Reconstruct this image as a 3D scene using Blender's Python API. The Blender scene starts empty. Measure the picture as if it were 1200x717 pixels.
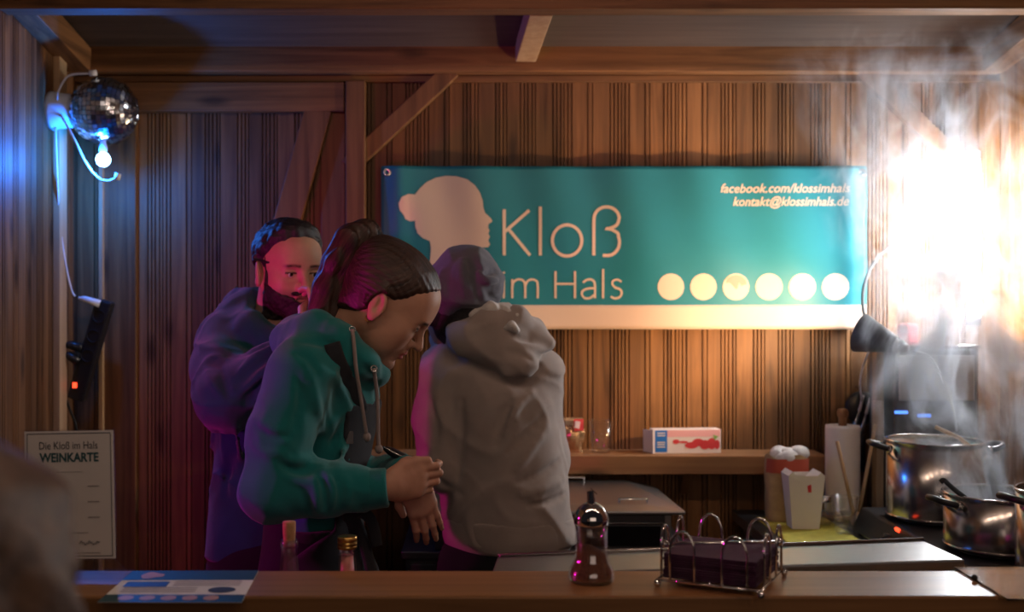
import bpy, bmesh, math, random
import numpy as np
from mathutils import Vector, Matrix

random.seed(7)
RNG = np.random.default_rng(7)
SC = bpy.context.scene
COL = SC.collection

# ------------------------------------------------------------------ camera
F = 1350.0                      # focal length in pixels of the 1200 px wide frame
CX, CY = 560.0, 345.0           # principal point (lens shift), CY is the horizon
CAMZ = 1.57                     # camera height above the stall floor

cam_data = bpy.data.cameras.new('camera')
cam = bpy.data.objects.new('camera', cam_data)
COL.objects.link(cam)
cam.location = (0, 0, CAMZ)
cam.rotation_euler = (math.pi / 2, 0, 0)
cam_data.sensor_width = 36.0
cam_data.lens = 36.0 * F / 1200.0
cam_data.shift_x = (600.0 - CX) / 1200.0
cam_data.shift_y = (CY - 358.5) / 1200.0
cam_data.clip_start = 0.02
cam_data.dof.use_dof = True
cam_data.dof.focus_distance = 2.42
cam_data.dof.aperture_fstop = 3.0
SC.camera = cam


def W(px, py, D):
    """pixel of the photograph at distance D -> world point"""
    return np.array([(px - CX) / F * D, D, CAMZ + (CY - py) / F * D])


# ------------------------------------------------------------------ world, exposure
SC.view_settings.view_transform = 'Standard'
SC.view_settings.look = 'None'
SC.view_settings.exposure = 0.0
SC.view_settings.gamma = 1.0
SC.view_settings.use_curve_mapping = False
world = bpy.data.worlds.new('night')
SC.world = world
world.use_nodes = True
bg = world.node_tree.nodes['Background']
bg.inputs['Color'].default_value = (0.75, 0.62, 0.72, 1)
bg.inputs['Strength'].default_value = 0.012
SC.cycles.max_bounces = 8
SC.cycles.transparent_max_bounces = 12
SC.cycles.volume_step_rate = 1.0
SC.cycles.sample_clamp_indirect = 4.0


def add_light(name, kind, loc, energy, color, size=0.03, target=None, spot=None, blend=0.5, sx=None, sy=None):
    d = bpy.data.lights.new(name, kind)
    d.energy = energy
    d.color = color
    if kind in ('POINT', 'SPOT'):
        d.shadow_soft_size = size
    if kind == 'SPOT':
        d.spot_size = math.radians(spot)
        d.spot_blend = blend
    if kind == 'AREA':
        d.shape = 'RECTANGLE'
        d.size = sx
        d.size_y = sy
    o = bpy.data.objects.new(name, d)
    COL.objects.link(o)
    o.location = loc
    if target is not None:
        o.rotation_euler = (Vector(target) - Vector(loc)).to_track_quat('-Z', 'Y').to_euler()
    return o


# row of warm bulbs over the customers' side (seen as a row of dots in the chrome dome of the dispenser), above the frame
for k in range(6):
    add_light('eave_bulb_%d_offscreen' % (k + 1), 'POINT', (-0.55 + 0.42 * k, 1.50, 2.46), 3.7, (1.0, 0.69, 0.52), 0.025)
# street and neighbouring stalls behind the camera
add_light('street_stalls_offscreen', 'AREA', (0.6, -2.4, 2.2), 11, (1.0, 0.74, 0.60), target=(0.1, 2.0, 1.1), sx=3.0, sy=1.5)
# magenta party light at the left wall, left of the frame (its glints edge bottles, faces and sleeves)
add_light('party_spot_left_offscreen', 'SPOT', (-1.12, 2.12, 1.34), 21, (1.0, 0.01, 0.40), 0.03, (0.0, 2.95, 1.15), 116, 0.7)
# blue diode below the mirror ball, in view
LED = W(121, 187, 3.40)
add_light('ball_diode', 'POINT', (LED[0] - .005, LED[1] - 0.035, LED[2] - 0.015), 11, (0.01, 0.19, 1.0), 0.012)
# clip lamp behind the table (its shade is built below); it points up and left at the banner
LAMP_NECK = W(1050, 404, 3.16)
LAMP_AX = np.array((-.74, .66, .30))
LAMP_AX = LAMP_AX / np.linalg.norm(LAMP_AX)
LAMP_LEN = .105
add_light('clip_lamp_bulb', 'POINT', tuple(LAMP_NECK + LAMP_AX * .042), 44, (1.0, 0.60, 0.30), 0.02)

# ------------------------------------------------------------------ material helpers
MATS = {}


def nodes_of(name):
    m = bpy.data.materials.new(name)
    m.use_nodes = True
    nt = m.node_tree
    b = nt.nodes['Principled BSDF']
    MATS[name] = m
    return m, nt, b


def N(nt, kind, **kw):
    n = nt.nodes.new(kind)
    for k, v in kw.items():
        if k in n.inputs:
            n.inputs[k].default_value = v
        else:
            setattr(n, k, v)
    return n


def L(nt, a, ao, b, bi):
    nt.links.new(a.outputs[ao], b.inputs[bi])


def plain(name, col, rough=0.5, metal=0.0, spec=0.5, noise=0.0, nscale=30.0, bump=0.0, bscale=200.0, emit=None, es=0.0,
          sheen=0.0, trans=0.0, ior=1.45, alpha=1.0, attr=None, sss=0.0, stretch=None):
    m, nt, b = nodes_of(name)
    b.inputs['Base Color'].default_value = (*col, 1)
    b.inputs['Roughness'].default_value = rough
    b.inputs['Metallic'].default_value = metal
    b.inputs['Specular IOR Level'].default_value = spec
    b.inputs['Sheen Weight'].default_value = sheen
    b.inputs['Transmission Weight'].default_value = trans
    b.inputs['IOR'].default_value = ior
    b.inputs['Alpha'].default_value = alpha
    if sss:
        b.inputs['Subsurface Weight'].default_value = sss
        b.inputs['Subsurface Radius'].default_value = (0.01, 0.004, 0.002)
        b.inputs['Subsurface Scale'].default_value = 0.6
    if emit:
        b.inputs['Emission Color'].default_value = (*emit, 1)
        b.inputs['Emission Strength'].default_value = es
    tc = N(nt, 'ShaderNodeTexCoord')
    src = tc
    so = 'Object'
    if stretch:
        mp = N(nt, 'ShaderNodeMapping')
        mp.inputs['Scale'].default_value = stretch
        L(nt, tc, 'Object', mp, 'Vector')
        src, so = mp, 'Vector'
    if attr:
        a = N(nt, 'ShaderNodeVertexColor', layer_name=attr)
        base = (a, 'Color')
        L(nt, a, 'Color', b, 'Base Color')
    else:
        base = None
    if noise:
        n = N(nt, 'ShaderNodeTexNoise', Scale=nscale, Detail=6.0, Roughness=0.6)
        L(nt, src, so, n, 'Vector')
        mr = N(nt, 'ShaderNodeMapRange')
        mr.inputs['From Min'].default_value = 0.25
        mr.inputs['From Max'].default_value = 0.75
        mr.inputs['To Min'].default_value = 1.0 - noise
        mr.inputs['To Max'].default_value = 1.0 + noise
        L(nt, n, 'Fac', mr, 'Value')
        mx = N(nt, 'ShaderNodeVectorMath', operation='SCALE')
        if base:
            L(nt, base[0], base[1], mx, 0)
        else:
            mx.inputs[0].default_value = col
        L(nt, mr, 'Result', mx, 'Scale')
        L(nt, mx, 'Vector', b, 'Base Color')
    if bump:
        n2 = N(nt, 'ShaderNodeTexNoise', Scale=bscale, Detail=4.0)
        L(nt, src, so, n2, 'Vector')
        bp = N(nt, 'ShaderNodeBump', Strength=bump, Distance=0.003)
        L(nt, n2, 'Fac', bp, 'Height')
        L(nt, bp, 'Normal', b, 'Normal')
    return m


def wood(name, c1, c2, axis=2, rough=0.55, scale=1.0, rnd=0.35, spec=0.35, knots=True):
    """long-grained timber; grain runs along the given object axis, every object gets its own tone"""
    m, nt, b = nodes_of(name)
    tc = N(nt, 'ShaderNodeTexCoord')
    oi = N(nt, 'ShaderNodeObjectInfo')
    off = N(nt, 'ShaderNodeVectorMath', operation='SCALE')
    off.inputs[0].default_value = (3.1, 5.7, 11.3)
    L(nt, oi, 'Random', off, 'Scale')
    add = N(nt, 'ShaderNodeVectorMath', operation='ADD')
    L(nt, tc, 'Object', add, 0)
    L(nt, off, 'Vector', add, 1)
    mp = N(nt, 'ShaderNodeMapping')
    s = [38.0 * scale] * 3
    s[axis] = 1.6 * scale
    mp.inputs['Scale'].default_value = s
    L(nt, add, 'Vector', mp, 'Vector')
    n = N(nt, 'ShaderNodeTexNoise', Scale=1.0, Detail=7.0, Roughness=0.62, Distortion=0.6)
    L(nt, mp, 'Vector', n, 'Vector')
    cr = N(nt, 'ShaderNodeValToRGB')
    cr.color_ramp.elements[0].position = 0.30
    cr.color_ramp.elements[0].color = (*c1, 1)
    cr.color_ramp.elements[1].position = 0.72
    cr.color_ramp.elements[1].color = (*c2, 1)
    L(nt, n, 'Fac', cr, 'Fac')
    mr = N(nt, 'ShaderNodeMapRange')
    mr.inputs['To Min'].default_value = 1.0 - rnd
    mr.inputs['To Max'].default_value = 1.0 + rnd
    L(nt, oi, 'Random', mr, 'Value')
    mx = N(nt, 'ShaderNodeVectorMath', operation='SCALE')
    L(nt, cr, 'Color', mx, 0)
    L(nt, mr, 'Result', mx, 'Scale')
    out = mx
    if knots:
        mp2 = N(nt, 'ShaderNodeMapping')
        s2 = [9.0] * 3
        s2[axis] = 3.0
        mp2.inputs['Scale'].default_value = s2
        L(nt, add, 'Vector', mp2, 'Vector')
        v = N(nt, 'ShaderNodeTexVoronoi', Scale=1.0)
        L(nt, mp2, 'Vector', v, 'Vector')
        kr = N(nt, 'ShaderNodeMapRange')
        kr.inputs['From Min'].default_value = 0.06
        kr.inputs['From Max'].default_value = 0.20
        kr.inputs['To Min'].default_value = 0.35
        kr.inputs['To Max'].default_value = 1.0
        L(nt, v, 'Distance', kr, 'Value')
        mk = N(nt, 'ShaderNodeVectorMath', operation='SCALE')
        L(nt, mx, 'Vector', mk, 0)
        L(nt, kr, 'Result', mk, 'Scale')
        out = mk
    L(nt, out, 'Vector', b, 'Base Color')
    b.inputs['Roughness'].default_value = rough
    b.inputs['Specular IOR Level'].default_value = spec
    bp = N(nt, 'ShaderNodeBump', Strength=0.25, Distance=0.002)
    L(nt, n, 'Fac', bp, 'Height')
    L(nt, bp, 'Normal', b, 'Normal')
    return m


def fabric(name, col, weave=900.0, rough=0.92, var=0.18, sheen=0.25, bump=0.35):
    m = plain(name, col, rough=rough, spec=0.15, noise=var, nscale=14.0, bump=bump, bscale=weave, sheen=sheen)
    m.node_tree.nodes['Principled BSDF'].inputs['Sheen Roughness'].default_value = 0.6
    return m


wood('plank_wood', (0.080, 0.033, 0.011), (0.275, 0.128, 0.046), 2, rnd=0.38)
wood('side_plank_wood', (0.080, 0.033, 0.011), (0.275, 0.128, 0.046), 2, rnd=0.30)
wood('beam_wood', (0.080, 0.033, 0.011), (0.275, 0.128, 0.046), 0, rnd=0.12)
wood('beam_wood_y', (0.080, 0.033, 0.011), (0.275, 0.128, 0.046), 1, rnd=0.12)
wood('post_wood', (0.080, 0.033, 0.011), (0.275, 0.128, 0.046), 2, rnd=0.15)
wood('roof_wood', (0.05, 0.035, 0.028), (0.10, 0.07, 0.055), 0, rnd=0.1, knots=False)
wood('floor_wood', (0.06, 0.035, 0.02), (0.12, 0.07, 0.04), 1, rnd=0.1)
wood('counter_wood', (0.20, 0.090, 0.030), (0.36, 0.175, 0.066), 0, rough=0.38, rnd=0.05, spec=0.5, knots=False)
wood('counter_front_wood', (0.20, 0.090, 0.030), (0.36, 0.175, 0.066), 0, rough=0.5, rnd=0.05)
wood('shelf_wood', (0.22, 0.10, 0.04), (0.34, 0.17, 0.075), 0, rnd=0.05)
wood('pale_wood', (0.3600, 0.2160, 0.1040), (0.4960, 0.3360, 0.1840), 2, rnd=0.1, knots=False)
plain('steel', (0.62, 0.61, 0.60), rough=0.22, metal=1.0, noise=0.06, nscale=40)
plain('steel_brushed', (0.52, 0.51, 0.50), rough=0.36, metal=1.0, noise=0.10, nscale=25, stretch=(1, 18, 18))
plain('chrome', (0.80, 0.79, 0.78), rough=0.07, metal=1.0)
plain('dark_steel', (0.16, 0.16, 0.17), rough=0.35, metal=0.9, noise=0.12, nscale=20)
plain('black_plastic', (0.012, 0.012, 0.014), rough=0.35)
plain('black_rubber', (0.010, 0.010, 0.011), rough=0.7)
plain('white_plastic', (0.78, 0.78, 0.80), rough=0.4)
plain('white_paper', (0.78, 0.73, 0.68), rough=0.85, noise=0.05, nscale=12)
plain('grey_shade', (0.10, 0.105, 0.11), rough=0.45, noise=0.05)
plain('shade_inside', (0.85, 0.83, 0.78), rough=0.6)
plain('glass', (0.95, 0.97, 0.97), rough=0.03, trans=1.0, ior=1.45)


def clear_film(name, tint, body, rough):
    """thin clear plastic or glass wall: mostly see-through, glossy towards its edges"""
    m, nt, b = nodes_of(name)
    nt.nodes.remove(b)
    gl = N(nt, 'ShaderNodeBsdfGlossy')
    gl.inputs['Color'].default_value = (*tint, 1)
    gl.inputs['Roughness'].default_value = rough
    tr = N(nt, 'ShaderNodeBsdfTransparent')
    lw = N(nt, 'ShaderNodeLayerWeight', Blend=0.5)
    pw = N(nt, 'ShaderNodeMath', operation='POWER')
    pw.inputs[1].default_value = 3.5
    L(nt, lw, 'Facing', pw, 0)
    ma = N(nt, 'ShaderNodeMath', operation='MULTIPLY_ADD')
    ma.inputs[1].default_value = 0.55
    ma.inputs[2].default_value = body
    ma.use_clamp = True
    L(nt, pw, 'Value', ma, 0)
    mx = N(nt, 'ShaderNodeMixShader')
    L(nt, ma, 'Value', mx, 'Fac')
    nt.links.new(tr.outputs[0], mx.inputs[1])
    nt.links.new(gl.outputs[0], mx.inputs[2])
    nt.links.new(mx.outputs[0], nt.nodes['Material Output'].inputs['Surface'])


clear_film('thin_glass', (0.95, 0.97, 1.0), 0.15, 0.06)
clear_film('thin_plastic', (0.95, 0.96, 0.97), 0.05, 0.14)
plain('acrylic', (0.90, 0.92, 0.95), rough=0.04, trans=1.0, ior=1.35)
plain('cable_white', (0.70, 0.70, 0.74), rough=0.5)
plain('cable_grey', (0.06, 0.065, 0.07), rough=0.4)
plain('red_led', (0.8, 0.03, 0.01), emit=(1.0, 0.06, 0.02), es=3.0)
plain('blue_led', (0.05, 0.2, 0.9), emit=(0.08, 0.25, 1.0), es=2.0)


# ------------------------------------------------------------------ mesh building
class MB:
    """collects shapes in world coordinates; build() links them as one mesh object"""

    def __init__(self):
        self.v, self.f, self.s = [], [], []

    def add(self, verts, faces, smooth=False):
        o = len(self.v)
        self.v.extend([tuple(float(c) for c in p) for p in verts])
        self.f.extend([tuple(int(i) + o for i in q) for q in faces])
        self.s.extend([smooth] * len(faces))
        return self

    def box(self, c, size, R=None):
        hx, hy, hz = (s / 2 for s in size)
        vs = [np.array((x, y, z)) for x in (-hx, hx) for y in (-hy, hy) for z in (-hz, hz)]
        if R is not None:
            vs = [R @ v for v in vs]
        return self.add([v + np.array(c) for v in vs],
                        [(0, 1, 3, 2), (4, 6, 7, 5), (0, 4, 5, 1), (2, 3, 7, 6), (0, 2, 6, 4), (1, 5, 7, 3)])

    def bb(self, x0, x1, y0, y1, z0, z1):
        return self.box(((x0 + x1) / 2, (y0 + y1) / 2, (z0 + z1) / 2), (x1 - x0, y1 - y0, z1 - z0))

    def lathe(self, prof, c, axis=(0, 0, 1), n=32, smooth=True, close=False):
        """prof: list of (radius, height) along axis from point c"""
        ax = np.array(axis, float)
        ax /= np.linalg.norm(ax)
        t = np.array((1, 0, 0)) if abs(ax[0]) < 0.9 else np.array((0, 1, 0))
        u = np.cross(ax, t)
        u /= np.linalg.norm(u)
        w = np.cross(ax, u)
        vs, fs = [], []
        m = len(prof)
        for r, h in prof:
            for k in range(n):
                a = 2 * math.pi * k / n
                vs.append(np.array(c) + ax * h + (u * math.cos(a) + w * math.sin(a)) * max(r, 1e-5))
        for i in range(m - 1 if not close else m):
            j = (i + 1) % m
            for k in range(n):
                l = (k + 1) % n
                fs.append((i * n + k, i * n + l, j * n + l, j * n + k))
        return self.add(vs, fs, smooth)

    def tube(self, pts, r, n=8, smooth=True, caps=True, flat=None):
        """round tube along points; r number or list; flat=(normal, ratio) squashes it into a band"""
        P = [np.array(p, float) for p in pts]
        m = len(P)
        rr = [r] * m if np.isscalar(r) else list(r)
        vs, fs = [], []
        prev = None
        for i in range(m):
            t = P[min(i + 1, m - 1)] - P[max(i - 1, 0)]
            t /= np.linalg.norm(t) + 1e-9
            if prev is None:
                a = np.array((0, 0, 1.0)) if abs(t[2]) < 0.9 else np.array((1.0, 0, 0))
                u = np.cross(t, a)
            else:
                u = prev - t * np.dot(prev, t)
            if flat is not None:
                u = np.cross(t, np.array(flat[0], float))
            u /= np.linalg.norm(u) + 1e-9
            prev = u
            w = np.cross(t, u)
            q = 1.0 if flat is None else flat[1]
            for k in range(n):
                a = 2 * math.pi * (k + 0.5) / n
                vs.append(P[i] + (u * math.cos(a) + w * math.sin(a) * q) * rr[i])
        for i in range(m - 1):
            for k in range(n):
                l = (k + 1) % n
                fs.append((i * n + k, i * n + l, (i + 1) * n + l, (i + 1) * n + k))
        if caps:
            fs.append(tuple(reversed(range(n))))
            fs.append(tuple(range((m - 1) * n, m * n)))
        return self.add(vs, fs, smooth)

    def sphere(self, c, r, nu=20, nv=12, smooth=True, scale=(1, 1, 1), R=None):
        vs, fs = [], []
        for j in range(nv + 1):
            th = math.pi * j / nv
            for i in range(nu):
                ph = 2 * math.pi * i / nu
                p = np.array((math.sin(th) * math.cos(ph) * scale[0], math.sin(th) * math.sin(ph) * scale[1],
                              math.cos(th) * scale[2])) * r
                if R is not None:
                    p = R @ p
                vs.append(np.array(c) + p)
        for j in range(nv):
            for i in range(nu):
                k = (i + 1) % nu
                fs.append((j * nu + i, (j + 1) * nu + i, (j + 1) * nu + k, j * nu + k))
        return self.add(vs, fs, smooth)

    def prism(self, poly, d):
        """polygon of 3d points extruded by vector d"""
        n = len(poly)
        d = np.array(d, float)
        vs = [np.array(p, float) for p in poly] + [np.array(p, float) + d for p in poly]
        fs = [tuple(range(n)), tuple(reversed(range(n, 2 * n)))]
        for i in range(n):
            j = (i + 1) % n
            fs.append((j, i, i + n, j + n))
        return self.add(vs, fs)

    def beam(self, a, b, w, h, up=(0, 0, 1)):
        """square-sawn timber from a to b, w across, h along up"""
        a, b = np.array(a, float), np.array(b, float)
        t = b - a
        t /= np.linalg.norm(t)
        s = np.cross(t, np.array(up, float))
        s /= np.linalg.norm(s)
        u = np.cross(s, t)
        vs = []
        for p in (a, b):
            for q, r in ((-1, -1), (1, -1), (1, 1), (-1, 1)):
                vs.append(p + s * q * w / 2 + u * r * h / 2)
        return self.add(vs, [(3, 2, 1, 0), (4, 5, 6, 7), (0, 1, 5, 4), (1, 2, 6, 5), (2, 3, 7, 6), (3, 0, 4, 7)])


ORI = {}


def make_obj(name, mb, mat, parent=None, origin=None, bevel=0.0, colors=None):
    if parent is not None:
        origin = ORI[parent.name]
    elif origin is None:
        a = np.array(mb.v)
        origin = np.array(((a[:, 0].min() + a[:, 0].max()) / 2, (a[:, 1].min() + a[:, 1].max()) / 2, a[:, 2].min()))
    origin = np.array(origin, float)
    me = bpy.data.meshes.new(name)
    a = np.array(mb.v) - origin
    me.from_pydata(a.tolist(), [], mb.f)
    me.polygons.foreach_set('use_smooth', mb.s)
    if colors is not None:
        at = me.color_attributes.new('tint', 'FLOAT_COLOR', 'POINT')
        at.data.foreach_set('color', np.concatenate([colors, np.ones((len(colors), 1))], 1).astype(np.float32).ravel())
    me.validate()
    me.update()
    bm = bmesh.new()
    bm.from_mesh(me)
    bmesh.ops.recalc_face_normals(bm, faces=bm.faces)
    bm.to_mesh(me)
    bm.free()
    me.materials.append(MATS[mat] if isinstance(mat, str) else mat)
    o = bpy.data.objects.new(name, me)
    COL.objects.link(o)
    if parent is not None:
        o.parent = parent
    else:
        o.location = origin
    ORI[o.name] = origin
    if bevel:
        md = o.modifiers.new('bevel', 'BEVEL')
        md.width = bevel
        md.segments = 2
        md.limit_method = 'ANGLE'
    return o


def tag(o, label, cat, group=None):
    o['label'] = label
    o['category'] = cat
    if group:
        o['group'] = group
    return o


def struct(name, mb, mat, bevel=0.0, parent=None, origin=None):
    o = make_obj(name, mb, mat, parent, origin, bevel)
    if parent is None:
        o['kind'] = 'structure'
    return o


def thing(name, label, cat, origin, group=None):
    o = bpy.data.objects.new(name, None)
    COL.objects.link(o)
    o.location = tuple(origin)
    o.empty_display_size = 0.05
    ORI[o.name] = np.array(origin, float)
    return tag(o, label, cat, group)


def part(name, mb, mat, parent, bevel=0.0, label=None, colors=None, kind=None):
    o = make_obj(name, mb, mat, parent, None, bevel, colors)
    if label:
        o['label'] = label
    if kind:
        o['kind'] = kind
    return o


def rotz(a):
    c, s = math.cos(a), math.sin(a)
    return np.array(((c, -s, 0), (s, c, 0), (0, 0, 1.0)))


def roty(a):
    c, s = math.cos(a), math.sin(a)
    return np.array(((c, 0, s), (0, 1, 0), (-s, 0, c)))


def rotx(a):
    c, s = math.cos(a), math.sin(a)
    return np.array(((1, 0, 0), (0, c, -s), (0, s, c)))


def spline(pts, n=8):
    """Catmull-Rom through points"""
    P = [np.array(p, float) for p in pts]
    P = [2 * P[0] - P[1]] + P + [2 * P[-1] - P[-2]]
    out = []
    for i in range(1, len(P) - 2):
        for k in range(n):
            t = k / n
            a, b, c, d = P[i - 1], P[i], P[i + 1], P[i + 2]
            out.append(0.5 * (2 * b + (c - a) * t + (2 * a - 5 * b + 4 * c - d) * t * t + (3 * b - a - 3 * c + d) * t ** 3))
    out.append(P[-2])
    return out


def text_mesh(s, size, shear=0.0, bold=0.0, space=1.0, align='LEFT'):
    """flat lettering from the built-in typeface -> (verts Nx2, faces)"""
    cu = bpy.data.curves.new('lettering', 'FONT')
    cu.body = s
    cu.size = size
    cu.shear = shear
    cu.offset = bold
    cu.space_character = space
    cu.align_x = align
    cu.resolution_u = 3
    o = bpy.data.objects.new('lettering', cu)
    COL.objects.link(o)
    me = o.to_mesh()
    vs = [(v.co.x, v.co.y) for v in me.vertices]
    fs = [tuple(p.vertices) for p in me.polygons]
    o.to_mesh_clear()
    bpy.data.objects.remove(o)
    bpy.data.curves.remove(cu)
    return np.array(vs).reshape(-1, 2), fs
# ------------------------------------------------------------------ the stall
XL, XR = -1.27, 1.635           # side walls
YB = 3.65                       # face of the back wall
YF = 1.55                       # front of the stall
CT = 1.10                       # counter top height
FLOOR = 0.0
GROUND = -0.15


def roof_z(y):
    return 2.335 + (3.6 - y) * 0.18


struct('floor', MB().bb(XL - .1, XR + .1, YF, YB + .1, -0.05, 0.0), 'floor_wood')
g, nt, b = nodes_of('asphalt')
b.inputs['Base Color'].default_value = (0.045, 0.043, 0.042, 1)
b.inputs['Roughness'].default_value = 0.8
n_ = N(nt, 'ShaderNodeTexNoise', Scale=120.0, Detail=5.0)
bp_ = N(nt, 'ShaderNodeBump', Strength=0.5, Distance=0.01)
L(nt, n_, 'Fac', bp_, 'Height')
L(nt, bp_, 'Normal', b, 'Normal')
struct('ground', MB().bb(-6, 6, -5, YF + 3, -0.25, GROUND), 'asphalt')

# backing sheets the planks are nailed to
wall_back = struct('wall_back', MB().bb(XL - .06, XR + .06, YB + .02, YB + .05, -.05, 2.45), 'post_wood')
wall_left = struct('wall_left', MB().bb(XL - .06, XL - .02, YF, YB + .05, -.05, 2.72), 'side_plank_wood')
wall_right = struct('wall_right', MB().bb(XR + .02, XR + .06, YF, YB + .05, -.05, 2.72), 'side_plank_wood')


def plank_mesh(name, width, height, variant, mat):
    """one board with a milled profile: a flat face and a run of ribs and grooves; x across, -y is the face, z up"""
    t, g = 0.022, 0.013
    if variant == 0:
        cuts = [(0.58, 0.635), (0.715, 0.77), (0.85, 0.905)]
    elif variant == 1:
        cuts = [(0.10, 0.15), (0.24, 0.29), (0.80, 0.85)]
    else:
        cuts = [(0.45, 0.50), (0.58, 0.63), (0.71, 0.76), (0.86, 0.91)]
    prof = [(0.012, 0.0)]
    prof = [(0.0, t), (0.01, 0.0)]
    for a, c in cuts:
        prof += [(a, 0.0), (a + 0.012, g), (c - 0.012, g), (c, 0.0)]
    prof += [(0.975, 0.0), (0.985, t)]
    vs, fs = [], []
    for z in (0.0, height):
        for u, d in prof:
            vs.append((u * width, d, z))
    n = len(prof)
    for i in range(n - 1):
        fs.append((i, i + 1, n + i + 1, n + i))
    me = bpy.data.meshes.new(name)
    me.from_pydata(vs, [], fs)
    me.materials.append(MATS[mat])
    me.update()
    return me


PLK = [plank_mesh('plank', 0.0905, 2.40, k, 'plank_wood') for k in range(3)]
PLKS = [plank_mesh('plank', 0.0905, 2.70, k, 'side_plank_wood') for k in range(3)]


def put_plank(me, parent, loc, rz=0.0):
    o = bpy.data.objects.new('plank', me)
    COL.objects.link(o)
    o.parent = parent
    o.location = tuple(np.array(loc) - ORI[parent.name])
    o.rotation_euler = (0, 0, rz)
    return o


x = XL
k = 0
while x < XR - 0.01:
    put_plank(PLK[(k * 7 + k // 3) % 3], wall_back, (x, YB, -0.03))
    x += 0.0908
    k += 1
y = YF
k = 0
while y < YB - 0.01:
    put_plank(PLKS[(k * 5 + k // 2) % 3], wall_left, (XL, y, -0.03), math.pi / 2)
    put_plank(PLKS[(k * 5 + 1 + k // 2) % 3], wall_right, (XR, y + 0.09, -0.03), -math.pi / 2)
    y += 0.0908
    k += 1

# roof sheet: single pitch, falling to the back
struct('ceiling', MB().prism([(XL - .1, YF - .3, roof_z(YF - .3)), (XR + .1, YF - .3, roof_z(YF - .3)),
                              (XR + .1, YB + .1, roof_z(YB + .1)), (XL - .1, YB + .1, roof_z(YB + .1))], (0, 0, 0.03)),
       'roof_wood')
# wall plate along the back wall (top edge of the planks)
zb = 2.262
struct('trim_1', MB().bb(XL, XR, YB - .075, YB, zb, zb + .085), 'beam_wood', 0.003)
struct('trim_2', MB().bb(XL, XR, YB - .022, YB - .001, zb - .022, zb - .001), 'beam_wood', 0.002)
# purlin across the stall, halfway back
struct('trim_3', MB().bb(XL + .0, XR - .0, 3.045, 3.118, 2.325, roof_z(3.118) - .001), 'beam_wood', 0.003)
# sloping side rails on top of the side walls
for i, (xa, wdt) in enumerate(((XL + .035, .07), (XR - .035, .07))):
    struct('trim_%d' % (4 + i), MB().beam((xa, YF, zb + .035 + (3.575 - YF) * .165), (xa, 3.574, zb + .035), wdt, .075), 'beam_wood_y', 0.003)
# rafter between purlin and wall plate
ra, rb = W(634, 20, 3.119), W(616, 73.5, 3.573)
ra[2] += .032
rb[2] += .032
struct('trim_6', MB().beam(ra, rb, .064, .06), 'pale_wood', 0.003)
# post and header of the left bay, knee braces
struct('trim_7', MB().bb(W(405, 0, 3.60)[0], W(428, 0, 3.60)[0], YB - .055, YB - .001, 0, zb - .024), 'post_wood', 0.003)
struct('trim_8', MB().bb(W(150, 0, 3.62)[0], W(404, 0, 3.62)[0], YB - .045, YB - .001, W(0, 131, 3.62)[2], W(0, 97, 3.62)[2]), 'beam_wood', 0.003)


def brace(name, p0, p1, wid):
    a, b_ = W(*p0, 3.629), W(*p1, 3.629)
    struct(name, MB().beam(a, b_, .036, wid, up=(0, 0, 1)), 'post_wood', 0.003)


brace('trim_9', (408, 196), (530, 82), .055)
brace('trim_10', (1152, 220), (1012, 82), .055)
brace('trim_11', (374, 128), (262, 529), .085)
# flat boards of the left bay
struct('trim_12', MB().bb(W(376, 0, 3.63)[0], W(404, 0, 3.63)[0], YB - .016, YB - .001, 0, W(0, 132, 3.63)[2]), 'post_wood', 0.002)
struct('trim_13', MB().bb(W(122, 0, 3.63)[0], W(160, 0, 3.63)[0], YB - .030, YB - .001, 0, zb - .024), 'post_wood', 0.002)
struct('trim_14', MB().bb(W(116, 0, 3.61)[0], W(121, 0, 3.61)[0], YB - .046, YB - .001, 0, zb - .024), 'pale_wood', 0.001)
struct('trim_15', MB().bb(XL + .001, XL + .022, 3.44, 3.50, 0, zb + .04), 'pale_wood', 0.002)
# corner post right
struct('trim_16', MB().bb(XR - .05, XR - .001, YB - .05, YB - .001, 0, zb - .024), 'post_wood', 0.003)

# ------------------------------------------------------------------ serving counter
YC0, YC1 = 1.795, 1.962
cnt = thing('serving_counter', 'long brown wooden serving counter across the front of the stall', 'counter', (0.18, 1.9, FLOOR))
part('countertop', MB().bb(XL + .005, XR - .005, YC0, YC1, CT - .04, CT), 'counter_wood', cnt, 0.004)
part('front_panel', MB().bb(XL + .005, XR - .005, YC0 + .03, YC0 + .055, 0, CT - .04), 'counter_front_wood', cnt)
part('front_rail', MB().bb(XL + .005, XR - .005, YC0 + .004, YC0 + .03, CT - .14, CT - .04), 'counter_front_wood', cnt, 0.003)
part('inner_shelf', MB().bb(XL + .005, XR - .005, YC0 + .055, 2.20, .80, .835), 'counter_wood', cnt, 0.003)
for xx in (XL + .03, 0.2, XR - .05):
    part('bracket', MB().bb(xx, xx + .03, YC0 + .055, 2.15, 0, .80), 'counter_front_wood', cnt)
# ------------------------------------------------------------------ banner on the back wall
BX0, BX1, BZ0, BZ1 = W(446, 0, 3.60)[0], W(1017, 0, 3.60)[0], W(0, 386, 3.60)[2], W(0, 194, 3.60)[2]
BY = 3.615


def bwave(x, z):
    """shallow ripples of the hanging tarpaulin"""
    u = (x - BX0) / (BX1 - BX0)
    t = (z - BZ0) / (BZ1 - BZ0)
    e = 0.006 * math.sin(17 * u + 1.3) * (0.4 + 0.6 * (1 - t)) + 0.004 * math.sin(41 * u + 3 * t) * t
    for c in (0.035, 0.965):
        e -= 0.010 * math.exp(-((u - c) / 0.02) ** 2) * (0.4 + .6 * t)
    e += 0.003 * math.sin(9 * u * t + 4 * t)
    return e


def BP(px, py, off=0.0):
    p = W(px, py, 3.60)
    return np.array((p[0], BY - off + bwave(p[0], p[2]), p[2]))


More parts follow.
